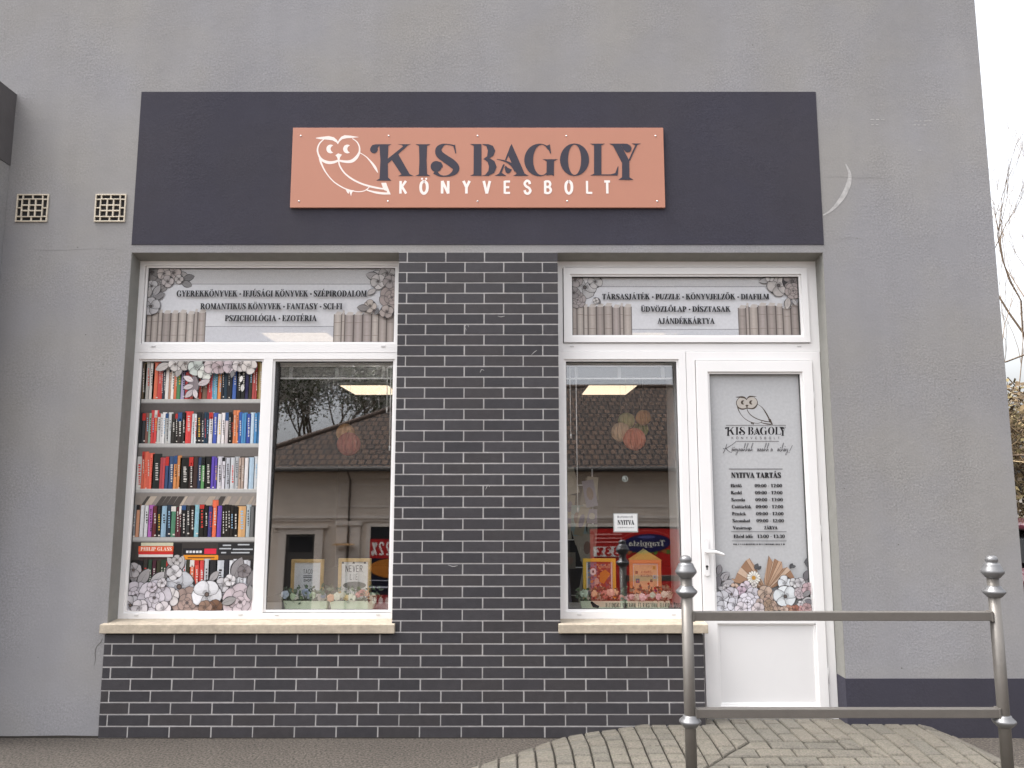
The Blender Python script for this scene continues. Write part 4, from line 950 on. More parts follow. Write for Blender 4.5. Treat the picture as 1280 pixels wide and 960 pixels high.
for a in [('l', 390, 85, 110, '#b5afab', 205), ('l', 470, 100, 90, '#a9a3a0', 250), ('f', 430, 90, 50, '#c0bab6', 5), ('f', 500, 85, 50, '#aaa49f', 5), ('n', 575, 110, 62, '#b4bab4', 4), ('n', 640, 150, 55, '#c3c4bd', 4), ('f', 690, 100, 60, '#b9adad', 5), ('f', 740, 110, 50, '#a8989a', 5), ('n', 820, 105, 58, '#b7aaae', 4), ('f', 880, 95, 50, '#b9b2b0', 5), ('n', 950, 105, 55, '#c4bdb8', 4), ('l', 570, 170, 150, '#7d7376', 265), ('l', 560, 210, 80, '#c9bfc0', 155), ('l', 560, 240, 75, '#c4babc', 195), ('l', 590, 235, 90, '#c2b7b9', 20), ('l', 560, 270, 80, '#bfb4b7', 225), ('l', 565, 265, 70, '#cfc4c6', 285), ('l', 900, 170, 50, '#d9d6d2', 260), ('l', 905, 230, 55, '#cfcdc9', 270), ('l', 840, 130, 60, None, 260)]: F5(*a)
F.build('printed_film', winL, FILM)
# --- the door's film
F = Flat(FY); CL = DG
F.rect(DG[0], DG[1], DG[2], DG[3], '#b7b8ba'); F.up()
q9 = lambda x, y: W(895+x/9.6, 480+y/9.6, .149)
logo_owl(lambda X, Y: q9(240+(X-165)*.4495, 140+(Y-97)*.44), F, hx('#4a4038'), hx('#b5afa8'), True)
def big(Px, Py): return q9(110+(Px-462.6)*(735/338.9), 515+(Py-179.9)*(107/45.9))
logo_name((lambda x, y: big(455+x/9.846, 170+y/9.846), lambda x, y: big(580+x/9.846, 170+y/9.846), lambda x, y: big(700+x/9.481, 170+y/9.481)), F, hx('#1d1c20'))
KX = [499, 524, 551, 577.5, 603, 629.5, 654, 680, 705.5, 732.5, 754]; KE = [509.5, 536, 562, 588.6, 614, 639, 664.5, 690, 716.5, 741.5, 764]
for ch, a, c in zip('KÖNYVESBOLT', KX, KE):
    p = big(a, 241.8); q = big(c, 228); sans_letter(F, ch, p[0], q[0], q9(0, 661)[1], q9(0, 633)[1], hx('#6d6a6c'), .2)
def hl(F, x0, x1, y, col='#5f5c5c', t=.0016, q=q9):
    a = q(x0, y); c = q(x1, y); F.rect(a[0], c[0], a[1]-t, a[1]+t, col); F.up()
hl(F, 120, 840, 495); hl(F, 250, 755, 687)
S9 = lambda pts, w_=6: [(*q9(x, y), w_*.00052) for x, y in pts]
def scr(pts, w_=5.5):
    for q in ribbon(S9(pts, w_), 5): F.poly(q, '#39363a')
    F.up()
scr([(130, 720), (118, 760), (100, 805), (84, 832)]); scr([(246, 684), (205, 720), (150, 755), (100, 778), (84, 770)]); scr([(120, 772), (140, 795), (165, 815), (190, 820)])
def loopseq(x, seq, base=808, xh=34):
    P = [(x, base)]
    for ch in seq:
        if ch in 'klb': P += [(x+14, base-40), (x+34, base-92), (x+26, base-96), (x+12, base-40), (x+10, base-4), (x+20, base-28), (x+28, base-14), (x+30, base)]; x += 30
        elif ch in 'yg': P += [(x+6, base-xh), (x+14, base-4), (x+26, base-xh), (x+18, base+20), (x, base+46), (x+4, base+22), (x+30, base-4)]; x += 32
        elif ch in 'nu': P += [(x+6, base-xh), (x+10, base-2), (x+20, base-xh), (x+26, base)]; x += 26
        elif ch in 'aoeszv': P += [(x+18, base-xh+4), (x+8, base-xh+2), (x+5, base-6), (x+16, base-4), (x+20, base-xh+6), (x+26, base-2)]; x += 27
        elif ch == 'i': P += [(x+8, base-xh), (x+11, base-4), (x+18, base)]; x += 18
    return P
scr(loopseq(186, 'onyvekkel'), 3.6); scr(loopseq(492, 'szebb'), 3.6); scr(loopseq(655, 'a'), 3.8); scr(loopseq(735, 'vilag'), 3.6); scr([(918, 735), (898, 775), (884, 805)], 5)
for x, y in ((205, 762), (222, 760), (830, 752), (775, 762), (877, 822)): F.poly(circle(*q9(x, y), .0026, 8), '#39363a')
F.up()
qd = lambda x, y: W(860+x/4.8, 580+y/4.8, .149)
def dt(s, x0, x1, y0, y1, col='#222226'):
    a, z1 = qd(x0, y0-1); c, z0 = qd(x1, y1+1); serif(F, s, (a+c)/2, z0, z1-z0, c-a, col, fat=.09)
hl(F, 245, 568, 30, '#505052', .0022, qd); dt('NYITVA TARTÁS', 258, 555, 52, 82)
for i, (d, t, x1) in enumerate([('Hétfő', '09:00 - 17:00', 320), ('Kedd', '09:00 - 17:00', 320), ('Szerda', '09:00 - 17:00', 340), ('Csütörtök', '09:00 - 17:00', 377), ('Péntek', '09:00 - 17:00', 345), ('Szombat', '09:00 - 12:00', 370), ('Vasárnap', None, 378)]):
    y = 121+i*42; o = i*2
    dt(d, 255+o, x1, y, y+18)
    if t: dt(t, 399+o, 563+o, y, y+18)
    else: dt('ZÁRVA', 455, 534, y, y+18)
hl(F, 258, 590, 406, '#6a6a6c', .0018, qd); dt('Ebéd idő:', 272, 388, 424, 443); dt('13:00 - 13:30', 413, 578, 424, 443); hl(F, 262, 590, 461, '#6a6a6c', .0018, qd)
x = 270
while x < 576:                                        # small print, too fine to read
    w_ = rng.uniform(5, 11); a = qd(x, 477); c = qd(x+w_, 485+rng.uniform(-1, 1)); F.rect(a[0], c[0], c[1], a[1], '#3d3d40'); x += w_+rng.choice([2, 2, 2, 6])
F.up()
qf = lambda x, y: W(885+x/9.143, 690+y/9.143, .149)
def fan(cx, cy, pts, cols):
    for i in range(len(pts)-1):
        p = cliprect([qf(cx-14+i*4, cy), qf(*pts[i]), qf(*pts[i+1]), qf(cx-10+i*4, cy)], *CL)
        if len(p) > 2: F.poly(p, cols[i % len(cols)]); F.up()
        a, b2 = qf(cx-14+i*4, cy), qf(*pts[i])
        for q in ribbon([(*a, .002), (*b2, .0028)], 1, True): F.poly(q, '#6b5340')
        F.up()
PB = ['#b3957f', '#a08069', '#c4ab97', '#97765f', '#bb9d86']
fan(640, 420, [(270, 300), (290, 345), (330, 240), (375, 170), (430, 95), (470, 70), (520, 140), (560, 240), (620, 330)], PB)
fan(660, 430, [(640, 300), (690, 40), (735, 110), (760, 75), (800, 100), (840, 110), (850, 190), (900, 170), (940, 210), (985, 295)], PB)
def FD(kind, x, y, r, col, k=5):
    X, Z = qf(x, y); r_ = r/9.143*.0052
    if kind == 'l': leaf(F, X, Z, R(k), r_, CL, col)
    elif kind == 'r': bloom(F, X, Z, r_, col, CL, rose=True)
    elif kind == 'd':
        for i in range(14): petal(F, X, Z, i*6.283/14, r_, r_*.34, '#d6d3cc', CL)
        F.ell(X, Z, r_*.3, r_*.3, '#b98a3f', 0, 12, CL); F.up()
    else: bloom(F, X, Z, r_, col, CL, n=k, centre='#5d5552' if kind == 'f' else None)
for a in [('l', 110, 260, 120, '#8f8c90', 75), ('l', 130, 330, 150, '#a9a7ab', 40), ('l', 100, 420, 150, '#77757a', 80), ('l', 160, 370, 140, '#b5b2b5', 15), ('l', 180, 330, 90, '#9a979a', 60), ('l', 110, 400, 100, '#c4c2c5', -20), ('f', 205, 405, 40, '#b9b6b8', 5), ('l', 530, 200, 80, '#55565a', 60), ('l', 560, 200, 60, '#4c4d50', 40), ('l', 930, 190, 70, '#4c4d50', 60), ('l', 940, 170, 60, '#5c5d60', 10), ('l', 1125, 170, 110, '#5c5d60', 80), ('l', 1100, 330, 130, '#6d6a6e', 70), ('l', 1090, 120, 60, '#5c5d60', 20),
          ('d', 517, 293, 78, None), ('f', 300, 400, 45, '#c1a898', 5), ('n', 430, 395, 65, '#c3b7c0', 4), ('n', 375, 440, 55, '#bfaab8', 4), ('n', 525, 425, 34, '#cfcac8', 4), ('n', 520, 370, 34, '#cbc6c2', 4), ('f', 260, 480, 85, '#c0bcc4', 5), ('n', 150, 530, 90, '#c2c2c8', 5), ('n', 165, 630, 80, '#c8c8ce', 5), ('n', 290, 600, 80, '#c3c2c9', 5), ('n', 500, 480, 80, '#c4c0c8', 5), ('r', 440, 570, 100, '#cac6ce', 5), ('n', 370, 640, 70, '#c6c0c6', 5), ('n', 640, 460, 80, '#ad998b', 5), ('n', 680, 530, 55, '#a99184', 4), ('n', 770, 490, 60, '#b7a79c', 5), ('r', 690, 610, 70, '#94806f', 5), ('n', 780, 600, 60, '#ad9688', 5), ('n', 575, 570, 45, '#b1a099', 5), ('n', 560, 640, 70, '#c3b9bb', 5), ('n', 860, 350, 80, '#c9ccd0', 4), ('f', 865, 500, 125, '#cfd3d6', 5), ('n', 965, 345, 52, '#c5c4c6', 4), ('n', 1035, 345, 60, '#b5b2b5', 5), ('r', 1030, 460, 60, '#b3a8ac', 5), ('n', 1115, 410, 65, '#b79fa4', 5), ('l', 1050, 560, 120, '#a9a8a9', 20), ('l', 1060, 500, 110, '#8d8b8d', 35), ('l', 1080, 540, 100, '#77757a', -20), ('n', 1035, 580, 35, '#c5c2c4', 4), ('n', 970, 650, 55, '#9b6a5c', 5), ('n', 900, 640, 45, '#a5806f', 5), ('n', 1045, 640, 35, '#b98f8f', 4), ('n', 1105, 630, 55, '#a58a8a', 5), ('n', 845, 650, 45, '#b5a094', 5)]: FD(*a)
F.build('printed_film', door, FILM)
# --- sticker strip and round emblem on the window by the door
F = Flat(.1405); 
def pxw(px, py, Y=.149): return W(px, py, Y)
a, z1 = pxw(752, 752.8); c, z0 = pxw(850, 759.2)
F.poly([pxw(738, 753), pxw(740, 751.5), pxw(746, 756), pxw(749, 757), pxw(748, 760), pxw(741, 759)], '#1c1c1e'); F.poly(circle(*pxw(739.5, 753), .008, 10), '#1c1c1e'); F.up()
sans_line(F, 'BIZTONSÁGI KAMERÁVAL ÉS RIASZTÓVAL ELLÁTOTT ÜZLET', pxw(757, 756)[0], WG[1]+.01-.02, pxw(757, 759.0)[1], pxw(757, 753.4)[1], hx('#1c1c1e'), .32, .3)
F.build('sticker', winR, FILM); F = Flat(.1545)
e = pxw(781.3, 598.5)
for q in ringq(e[0], e[1], .019, .019, .015, .015, 0, 360, 20): F.poly(q, '#9aa09c')
F.poly(circle(e[0]-.003, e[1]+.003, .008, 10), '#9aa09c'); F.rect(e[0]-.002, e[0]+.004, e[1]-.012, e[1], '#9aa09c')
F.build('sticker', winR, FILM)

# ------------------------------------------------------------------ shop sign
sg = empty('shop_sign', 'terracotta sign board with white line owl and dark serif name, screwed to the dark band', 'sign', (-.224, 0, 3.296))
TERRA = mat('terracotta_panel', (.47, .215, .148), .5, nscale=2, namp=.03, spec=.35)
m = MB(); m.box(-1.448, 1.0, -.022, -.006, 3.296, 3.845, TERRA); attach(m.build('board', bevel=.0015), sg)
YS = -.0225; TP = lambda ox, oy, s: (lambda x, y: W(ox+x/s, oy+y/s, -.022))
F = Flat(YS); logo_owl(TP(380, 160, 10.667), F, hx('#efe2dc')); attach(F.build('owl_emblem', None, SIGNINK), sg)
F = Flat(YS-.001); logo_name((TP(455, 170, 9.846), TP(580, 170, 9.846), TP(700, 170, 9.481)), F, hx('#383541')); attach(F.build('lettering', None, SIGNINK), sg)
F = Flat(YS)
for ch, a, c in zip('KÖNYVESBOLT', KX, KE):
    p = W(a, 242, -.022); q = W(c, 226.2, -.022); sans_letter(F, ch, p[0], q[0], p[1], q[1], hx('#f0e6e1'), .30)
attach(F.build('lettering', None, SIGNINK), sg)
for px in (376, 486, 597, 708, 819.5):
    for py in (169.8, 251.5):
        x, z = W(px, py, -.022)
        if py > 200: x, z = W(px+(px-597)*.01, py, -.022)
        m = MB(); m.lathe([(.006, 0), (.0055, .0015), (.003, .003), (0.0005, .0035)], (0, 0, 0), ALU, 12); s = m.build('screw'); s.location = (x, -.022, z); s.rotation_euler = (R(90), 0, 0); s.parent = sg; s.matrix_parent_inverse = Matrix.Translation(-sg.location)

# ------------------------------------------------------------------ neighbouring wing at the left
nb = empty('neighbouring_building', 'low grey wing with dark fascia projecting at the left edge', 'building', (-5, -.5, 0))
m = MB(); m.box(-7.9, -3.312, -.24, -.001, ZB, 3.59, STUCCO); attach(m.build('wall'), nb)
FASC = mat('fascia_paint', (.10, .093, .095), .85, nscale=10, namp=.1, bump=.3, bscale=80)
m = MB(); m.box(-7.95, -3.308, -.27, -.001, 3.592, 4.09, FASC); attach(m.build('fascia'), nb)

# ------------------------------------------------------------------ railing
RY = -.95
rl = empty('railing', 'grey metal railing with two ringed posts before the door ramp', 'railing', (1.62, RY, ramp_z(1.6, RY)))
PX = (.861, 2.378)
def post(x):
    zb = ramp_z(x, RY)-.03; m = MB(); r = .0275
    m.lathe([(r, 0), (r, 1.05-zb)], (x, RY, zb), METAL, 28); o = attach(m.build('post'), rl)
    def sub(name, prof, z):
        k = MB(); k.lathe(prof, (x, RY, z), METAL2, 32); return k.build(name, o)
    col = [(.028, -.028), (.034, -.024), (.052, -.004), (.053, .002), (.05, .007), (.036, .02), (.034, .026), (.028, .03)]
    sub('collar', col, .372); sub('collar', col, .982)
    sub('finial', [(.028, 1.048), (.034, 1.052), (.052, 1.074), (.053, 1.080), (.050, 1.088), (.042, 1.102), (.038, 1.112), (.036, 1.118), (.026, 1.121), (.026, 1.126), (.029, 1.133), (.0285, 1.142), (.023, 1.151), (.012, 1.157), (.002, 1.158)], 0)
    return o
for x in PX: post(x)
for z0, z1 in ((.845, .887), (.391, .433)):
    m = MB(); m.box(PX[0]+.02, PX[1]-.02, RY-.02, RY+.02, z0, z1, METAL)
    for x in (PX[0]+.028, PX[1]-.028): m.box(x-.005, x+.005, RY-.024, RY+.024, z0-.004, z1+.004, METAL)
    attach(m.build('rail', bevel=.003), rl)

# ------------------------------------------------------------------ things in the windows
OAK = mat('pale_wood', (.66, .44, .17), .5, nscale=30, namp=.2)
YEL = mat('yellow_wood', (.9, .56, .06), .45); ORG = mat('orange_wood', (.85, .36, .12), .45)
def picture(label, x0, x1, y0, y1, Y, fm, draw, fw=.022):
    a, z1 = W(x0, y0, Y); c, z0 = W(x1, y1, Y); zb = .702
    o = empty('picture_frame', label, 'picture', ((a+c)/2, Y, zb), 'framed pictures standing behind the planters')
    m = MB(); m.ring((a, c, zb, z1), (a+fw, c-fw, zb+fw, z1-fw), Y-.012, Y+.014, fm); attach(m.build('frame', bevel=.002), o)
    F = Flat(Y-.002); draw(F, a+fw-.004, c-fw+.004, zb+fw-.004, z1-fw+.004); attach(F.build('print', None, PAPER), o)
def d_shop(F, a, c, b_, t):
    F.rect(a, c, b_, t, '#eceef2'); F.up(); w_, h = c-a, t-b_; k = hx('#55565c')
    sans_line(F, 'TACO', a+w_*.34, a+w_*.68, b_+h*.71, b_+h*.82, k, .2, .25); sans_line(F, 'SHOP', a+w_*.36, a+w_*.66, b_+h*.52, b_+h*.58, k, .28, .2)
    for z in (.61, .65): F.rect(a+w_*.35, a+w_*.67, b_+h*z, b_+h*(z+.02), k)
    F.up(); F.poly([(a+w_*.38, b_+h*.46), (a+w_*.46, b_+h*.42), (a+w_*.62, b_+h*.3), (a+w_*.6, b_+h*.18), (a+w_*.48, b_+h*.28)], '#6f747a')
def d_never(F, a, c, b_, t):
    F.rect(a, c, b_, t, '#f2f0ee'); F.up(); w_, h = c-a, t-b_; k = hx('#4a4244')
    for f in (.06, .45, .86): F.poly([(a+w_*(f-.05), t-h*.06), (a+w_*(f+.05), t-h*.06), (a+w_*(f+.015), t), (a+w_*(f-.015), t)], '#3a3d40')
    sans_line(F, 'NEVER', a+w_*.16, a+w_*.78, b_+h*.74, b_+h*.90, k, .2, .28); sans_line(F, 'LIE', a+w_*.33, a+w_*.62, b_+h*.55, b_+h*.70, k, .2, .3)
    F.poly(cliprect([(a+w_*.5+w_*.42*math.cos(t_)*1.0, b_+h*.42+h*.09*math.sin(t_)) for t_ in [k_*.3 for k_ in range(21)]], a, c, b_, t), '#7d7f7c'); F.up()
    sans_line(F, 'TO SOMEONE', a+w_*.2, a+w_*.9, b_+h*.26, b_+h*.33, k, .2, .3)
def d_collage(F, a, c, b_, t):
    r_ = random.Random(3); w_, h = c-a, t-b_; F.rect(a, c, b_, t, '#b0a0a4'); F.up()
    F.rect(a, a+w_*.08, b_, t, '#e8e4e0'); F.rect(c-w_*.08, c, b_, t, '#e8e4e0'); F.rect(a+w_*.08, a+w_*.4, b_+h*.45, t, '#8a93a8'); F.rect(a+w_*.4, c-w_*.08, b_+h*.2, t, '#9c5848'); F.up(); cl = (a+w_*.08, c-w_*.08, b_, t)
    for _ in range(130):
        x, z = a+r_.uniform(.1, .92)*w_, b_+r_.uniform(.02, .97)*h; F.ell(x, z, w_*r_.uniform(.015, .06), h*r_.uniform(.012, .045), r_.choice(['#c9a27a', '#a8685a', '#d8c0ac', '#8a6a70', '#d0a060', '#b09a9c', '#70707e', '#7a4a44']), r_.uniform(0, 3), 7, cl); F.up()
    F.poly([(a+w_*.5, b_+h*.5), (a+w_*.66, b_+h*.46), (a+w_*.9, b_+h*.7), (a+w_*.72, b_+h*.8), (a+w_*.52, b_+h*.72)], '#d8943c'); F.up(); F.ell(a+w_*.27, b_+h*.75, w_*.12, h*.085, '#efedeb', 0, 14, cl); F.up(); F.rect(a+w_*.24, a+w_*.3, b_+h*.72, b_+h*.78, '#4a4648'); F.ell(a+w_*.4, b_+h*.52, w_*.09, h*.08, '#dcc0b0', 0, 12, cl); F.up()
    for k in range(9): F.rect(a+w_*(.46+k*.05), a+w_*(.48+k*.05), b_+h*.84, b_+h*(.89+.02*(k % 3)), '#d8b890')
def d_orange(F, a, c, b_, t):
    r_ = random.Random(8); w_, h = c-a, t-b_; F.rect(a, c, b_, t, '#f4ece2'); F.up(); a, c, b_, t = a+w_*.06, c-w_*.06, b_, t-h*.05; w_, h = c-a, t-b_; F.rect(a, c, b_, t, '#f6cf9c'); F.up()
    sans_line(F, 'A KEDVES', a+w_*.33, a+w_*.75, b_+h*.78, b_+h*.84, hx('#b04a34'), .26, .3); sans_line(F, 'MESEKÖNYV', a+w_*.3, a+w_*.78, b_+h*.68, b_+h*.74, hx('#b04a34'), .26, .3)
    for x, z, s, k in ((.12, .8, .05, '#7d6a50'), (.16, .58, .08, '#6a6a88'), (.9, .68, .07, '#d8d0d8'), (.75, .58, .05, '#6a5040'), (.88, .92, .06, '#d8b830')):
        F.rect(a+w_*(x-s), a+w_*(x+s), b_+h*(z-s*.7), b_+h*(z+s*.7), k); F.up(); F.ell(a+w_*x, b_+h*z, w_*s*.5, h*s*.4, '#c88a78', 0, 8); F.up()
    for _ in range(34):
        x, z = a+w_*r_.gauss(.55, .2), b_+h*abs(r_.gauss(.2, .12)); F.ell(x, z, w_*.05, h*.035, r_.choice(['#b8412f', '#c8603a', '#8a3a4a', '#d8a090', '#6a4a7a']), r_.uniform(0, 3), 8, (a, c, b_, t)); F.up()
picture('pale wooden frame with pale grey print lettered TACO SHOP', 364.8, 404, 699, 740, .44, OAK, d_shop)
picture('pale wooden frame lettered NEVER LIE with black clips along the top', 423.5, 463.5, 698, 740, .44, OAK, d_never)
picture('yellow frame with crowded blue and red picture', 728.5, 770, 698, 741, .44, YEL, d_collage)
picture('orange frame with peach coloured print of small figures', 786.5, 827, 700, 741, .44, ORG, d_orange)
SAGE = mat('sage_green_tin', (.66, .73, .55), .45, nscale=5, namp=.04)
SOIL = mat('potting_foam', (.08, .09, .05), .9)
GREENS = [mat('leaf_%d' % i, c, .6) for i, c in enumerate(((.10, .16, .07), (.16, .22, .13), (.20, .27, .19), (.07, .12, .06)))]
def fm_(c): return mat('petal_'+c.strip('#'), hx(c), .6)
def planter(label, x0, x1, cols, seed):
    Y = .30; a, c = W(x0, 750, Y)[0], W(x1, 750, Y)[0]; zt = W(x0, 749.5, Y)[1]; zb = .702; r_ = random.Random(seed)
    o = empty('planter', label, 'planter', ((a+c)/2, Y, zb), 'sage green planters of artificial flowers in the windows')
    m = MB(); d = .055; i = .012
    m.raw([(a+i, Y-d+i, zb), (c-i, Y-d+i, zb), (c-i, Y+d-i, zb), (a+i, Y+d-i, zb), (a, Y-d, zt), (c, Y-d, zt), (c, Y+d, zt), (a, Y+d, zt)], [(0, 3, 2, 1), (0, 1, 5, 4), (1, 2, 6, 5), (2, 3, 7, 6), (3, 0, 4, 7)], SAGE)
    m.ring((a-.003, c+.003, 0, 0), (a, c, 0, 0), 0, 0, SAGE) if False else None
    m.box(a+.004, c-.004, Y-d+.004, Y+d-.004, zt-.012, zt-.006, SOIL); attach(m.build('trough', bevel=.002), o)
    m = MB()
    for _ in range(150):
        p = Vector((r_.uniform(a-.015, c+.015), Y+r_.uniform(-.06, .05), zt+r_.uniform(-.012, .075))); ax = Vector((r_.uniform(-1, 1), r_.uniform(-1, .6), r_.uniform(-.3, 1))).normalized(); ln = r_.uniform(.018, .04)
        s = ax.cross(Vector((r_.uniform(-1, 1), r_.uniform(-1, 1), r_.uniform(-1, 1)))).normalized()*ln*.33
        m.face([p, p+ax*ln*.5+s, p+ax*ln, p+ax*ln*.5-s], r_.choice(GREENS))
    for _ in range(26):
        x = r_.uniform(a, c); m.tube([(x, Y+r_.uniform(-.03, .03), zt-.01), (x+r_.uniform(-.02, .02), Y+r_.uniform(-.04, .03), zt+r_.uniform(.03, .07))], .0015, GREENS[3], 4)
    attach(m.build('foliage'), o)
    nfl = max(7, int((c-a)/.032))
    for k in range(nfl):
        m = MB(); x = a+(c-a)*(k+.5)/nfl+r_.uniform(-.012, .012); z = zt+r_.uniform(.012, .055); y = Y-.045+r_.uniform(-.02, .02); r = r_.uniform(.015, .026); mm = fm_(r_.choice(cols))
        m.blob((x, y, z), r*.55, mm, r_, .12, 8, 5)
        for i in range(7):
            t = 6.283*i/7+r_.uniform(-.2, .2); q = r_.uniform(.5, .75)*r; m.blob((x+q*math.cos(t), y-.002+r_.uniform(-.006, .004), z+q*math.sin(t)), r*.5, mm, r_, .14, 7, 5, (1, .6, 1))
        attach(m.build('flower'), o)
planter('sage green planter of pale blue and cream flowers at the left of the wide window', 357, 411.5, ['#cfc8c0', '#a9bd9c', '#b4c0d0', '#d8d8cc', '#9aa8c0', '#c4d0bc'], 1)
planter('sage green planter of cream and pink flowers under the NEVER LIE picture', 414, 469.5, ['#d8d8c4', '#cdd3bd', '#d89a94', '#c88a92', '#e0c890', '#d8a888'], 2)
planter('sage green planter with peach flowers under the yellow frame', 724.5, 779.5, ['#d8a090', '#e0b8a4', '#d0c0b0', '#b4c4b0', '#e0c8a0', '#d8907c'], 3)
planter('sage green planter with pale green and pink flowers under the orange frame', 780.5, 836, ['#b4d0bc', '#d8b8b8', '#d4d8c4', '#a8c4b0', '#e0c4c4'], 4)
# honeycomb balls of tissue paper hanging from the ceiling
def pompom(label, px, py, rpx, col, Y=.72):
    x, z = W(px, py, Y); r = rpx*(DIST+Y)/955; o = empty('paper_pompom', label, 'paper pompom', (x, Y, z), 'tissue paper balls hanging inside the shop')
    m = MB(); mm = mat('tissue_'+col.strip('#'), hx(col), .8); seg = 28; vs = []; fs = []; rings = 12
    for i in range(rings+1):
        a = math.pi*i/rings
        for k in range(seg):
            q = r*(1 if k % 2 else .86); t = 6.283*k/seg; vs.append((q*math.sin(a)*math.cos(t), q*math.sin(a)*math.sin(t), r*math.cos(a)))
    for i in range(rings):
        for k in range(seg): fs.append((i*seg+k, (i+1)*seg+k, (i+1)*seg+(k+1) % seg, i*seg+(k+1) % seg))
    m.raw(vs, fs, mm); b2 = m.build('ball', o)
    m = MB(); m.tube([(0, 0, r), (0, 0, 2.75-z)], .0006, CREAM, 4); m.build('string', o)
for a in (('cream green paper ball beside the peach one', 783, 526, 10.5, '#c8c288'), ('peach paper ball, topmost of the cluster by the door', 804, 522, 9.5, '#f0b070', .78), ('pale apricot paper ball at the left of the cluster', 776, 540, 12, '#e8c4a0', .68), ('olive green paper ball behind the red one', 801, 537, 9.5, '#98a040', .85), ('coral red paper ball, lowest of the cluster', 793, 549, 14, '#d4785a', .62),
          ('apricot paper ball above a larger red one', 432, 541, 11.5, '#dca874'), ('dull red paper ball, largest in the wide window', 436, 555, 14.5, '#b8685a', .66)): pompom(*a)
# paper notice on the glass by the door
nx0, nz1 = W(768, 642.8, .14); nx1, nz0 = W(797, 664, .14)
nt_ = empty('paper_notice', 'white paper notice reading NYITVA taped to the glass by the door', 'notice', ((nx0+nx1)/2, .14, nz0))
m = MB(); m.box(nx0-.006, nx1+.006, .1565, .1575, nz0-.008, nz1+.006, mat('clear_sleeve', (.35, .36, .35), .2)); attach(m.build('sleeve'), nt_)
F = Flat(.156); F.rect(nx0, nx1, nz0, nz1, '#d8d8d8'); F.up()
serif(F, 'NYITVA', (nx0+nx1)/2, (nz0+nz1)/2-.014, .03, (nx1-nx0)*.72, '#3a3a3e', fat=.08)
r_ = random.Random(2)
for z in (.86, .8, .2):
    x = nx0+.02
    while x < nx1-.025:
        w_ = r_.uniform(.004, .012); F.rect(x, x+w_, nz0+(nz1-nz0)*z-.003, nz0+(nz1-nz0)*z+.003+r_.uniform(-.002, .002), '#9a9a9c'); x += w_+.004
attach(F.build('sheet', None, PAPER), nt_)
# card rack at the left of the narrow window
rk = empty('card_rack', 'wire rack of pale greeting cards at the left of the narrow window', 'card rack', (.50, .95, .07))
m = MB(); 
for dx in (-.10, .10): m.tube([(.50+dx, .95, .07), (.50+dx, .95, 1.62)], .006, WHITE, 6)
for k in range(7): m.tube([(.38, .93, .3+k*.2), (.62, .93, .3+k*.2)], .004, WHITE, 6)
attach(m.build('wire_frame'), rk)
F = Flat(.925); r_ = random.Random(6)
for k in range(26):
    cx_, cz_ = r_.uniform(.37, .60), r_.uniform(.5, 1.55); w_, h_, t_2 = r_.uniform(.03, .06), r_.uniform(.05, .12), r_.uniform(-.3, .3)
    P = [(cx_+u*w_*math.cos(t_2)-v*h_*math.sin(t_2), cz_+u*w_*math.sin(t_2)+v*h_*math.cos(t_2)) for u, v in ((-1, -1), (1, -1), (1, 1), (-1, 1))]
    F.poly(P, r_.choice(['#a8a294', '#8f8a9c', '#8ca09e', '#b0a898', '#a09680', '#7a7468', '#8c9488'])); F.up(); F.ell(cx_, cz_, w_*.6, h_*.5, r_.choice(['#6a6f5a', '#887064', '#6f6a80', '#c0b8a8']), t_2, 9); F.up()
attach(F.build('greeting_cards', None, PAPER), rk)
# yellow gable shaped card house behind the orange frame
hx0, hz0 = W(788, 700, .52); hx1, _ = W(826, 700, .52); hxm, hz1 = W(806, 687, .52)
o = empty('card_house', 'small yellow gabled cardboard house behind the orange frame', 'ornament', (hxm, .52, .702))
YC = mat('yellow_card', (.72, .62, .16), .7)
m = MB(); m.box(hx0+.01, hx1-.01, .50, .58, .702, hz0, YC); attach(m.build('body'), o)
m = MB(); m.prism([(hx0-.005, hz0), (hx1+.005, hz0), (hxm, hz1)], .495, .585, YC); attach(m.build('roof'), o)
# ceiling lights
LAMP = mat('light_diffuser', (.9, .88, .8), .5, emit=((1.0, .80, .57), .44))
for lb, x0, x1, y0, y1 in (('square ceiling light nearest the wide window', -2.02, -1.48, 1.22, 1.95), ('square ceiling light deeper behind the wide window', -2.13, -1.52, 4.55, 5.5), ('square ceiling light nearest the door', .80, 1.34, 1.22, 1.95), ('square ceiling light deeper behind the narrow window', .94, 1.55, 4.55, 5.5)):
    o = empty('ceiling_light', lb, 'ceiling light', ((x0+x1)/2, (y0+y1)/2, 2.70), 'ceiling light panels in the shop')
    m = MB(); m.box(x0, x1, y0, y1, 2.712, 2.7495, WHITE); attach(m.build('housing'), o)
    m = MB(); m.box(x0+.012, x1-.012, y0+.012, y1-.012, 2.705, 2.7115, LAMP); attach(m.build('diffuser'), o)

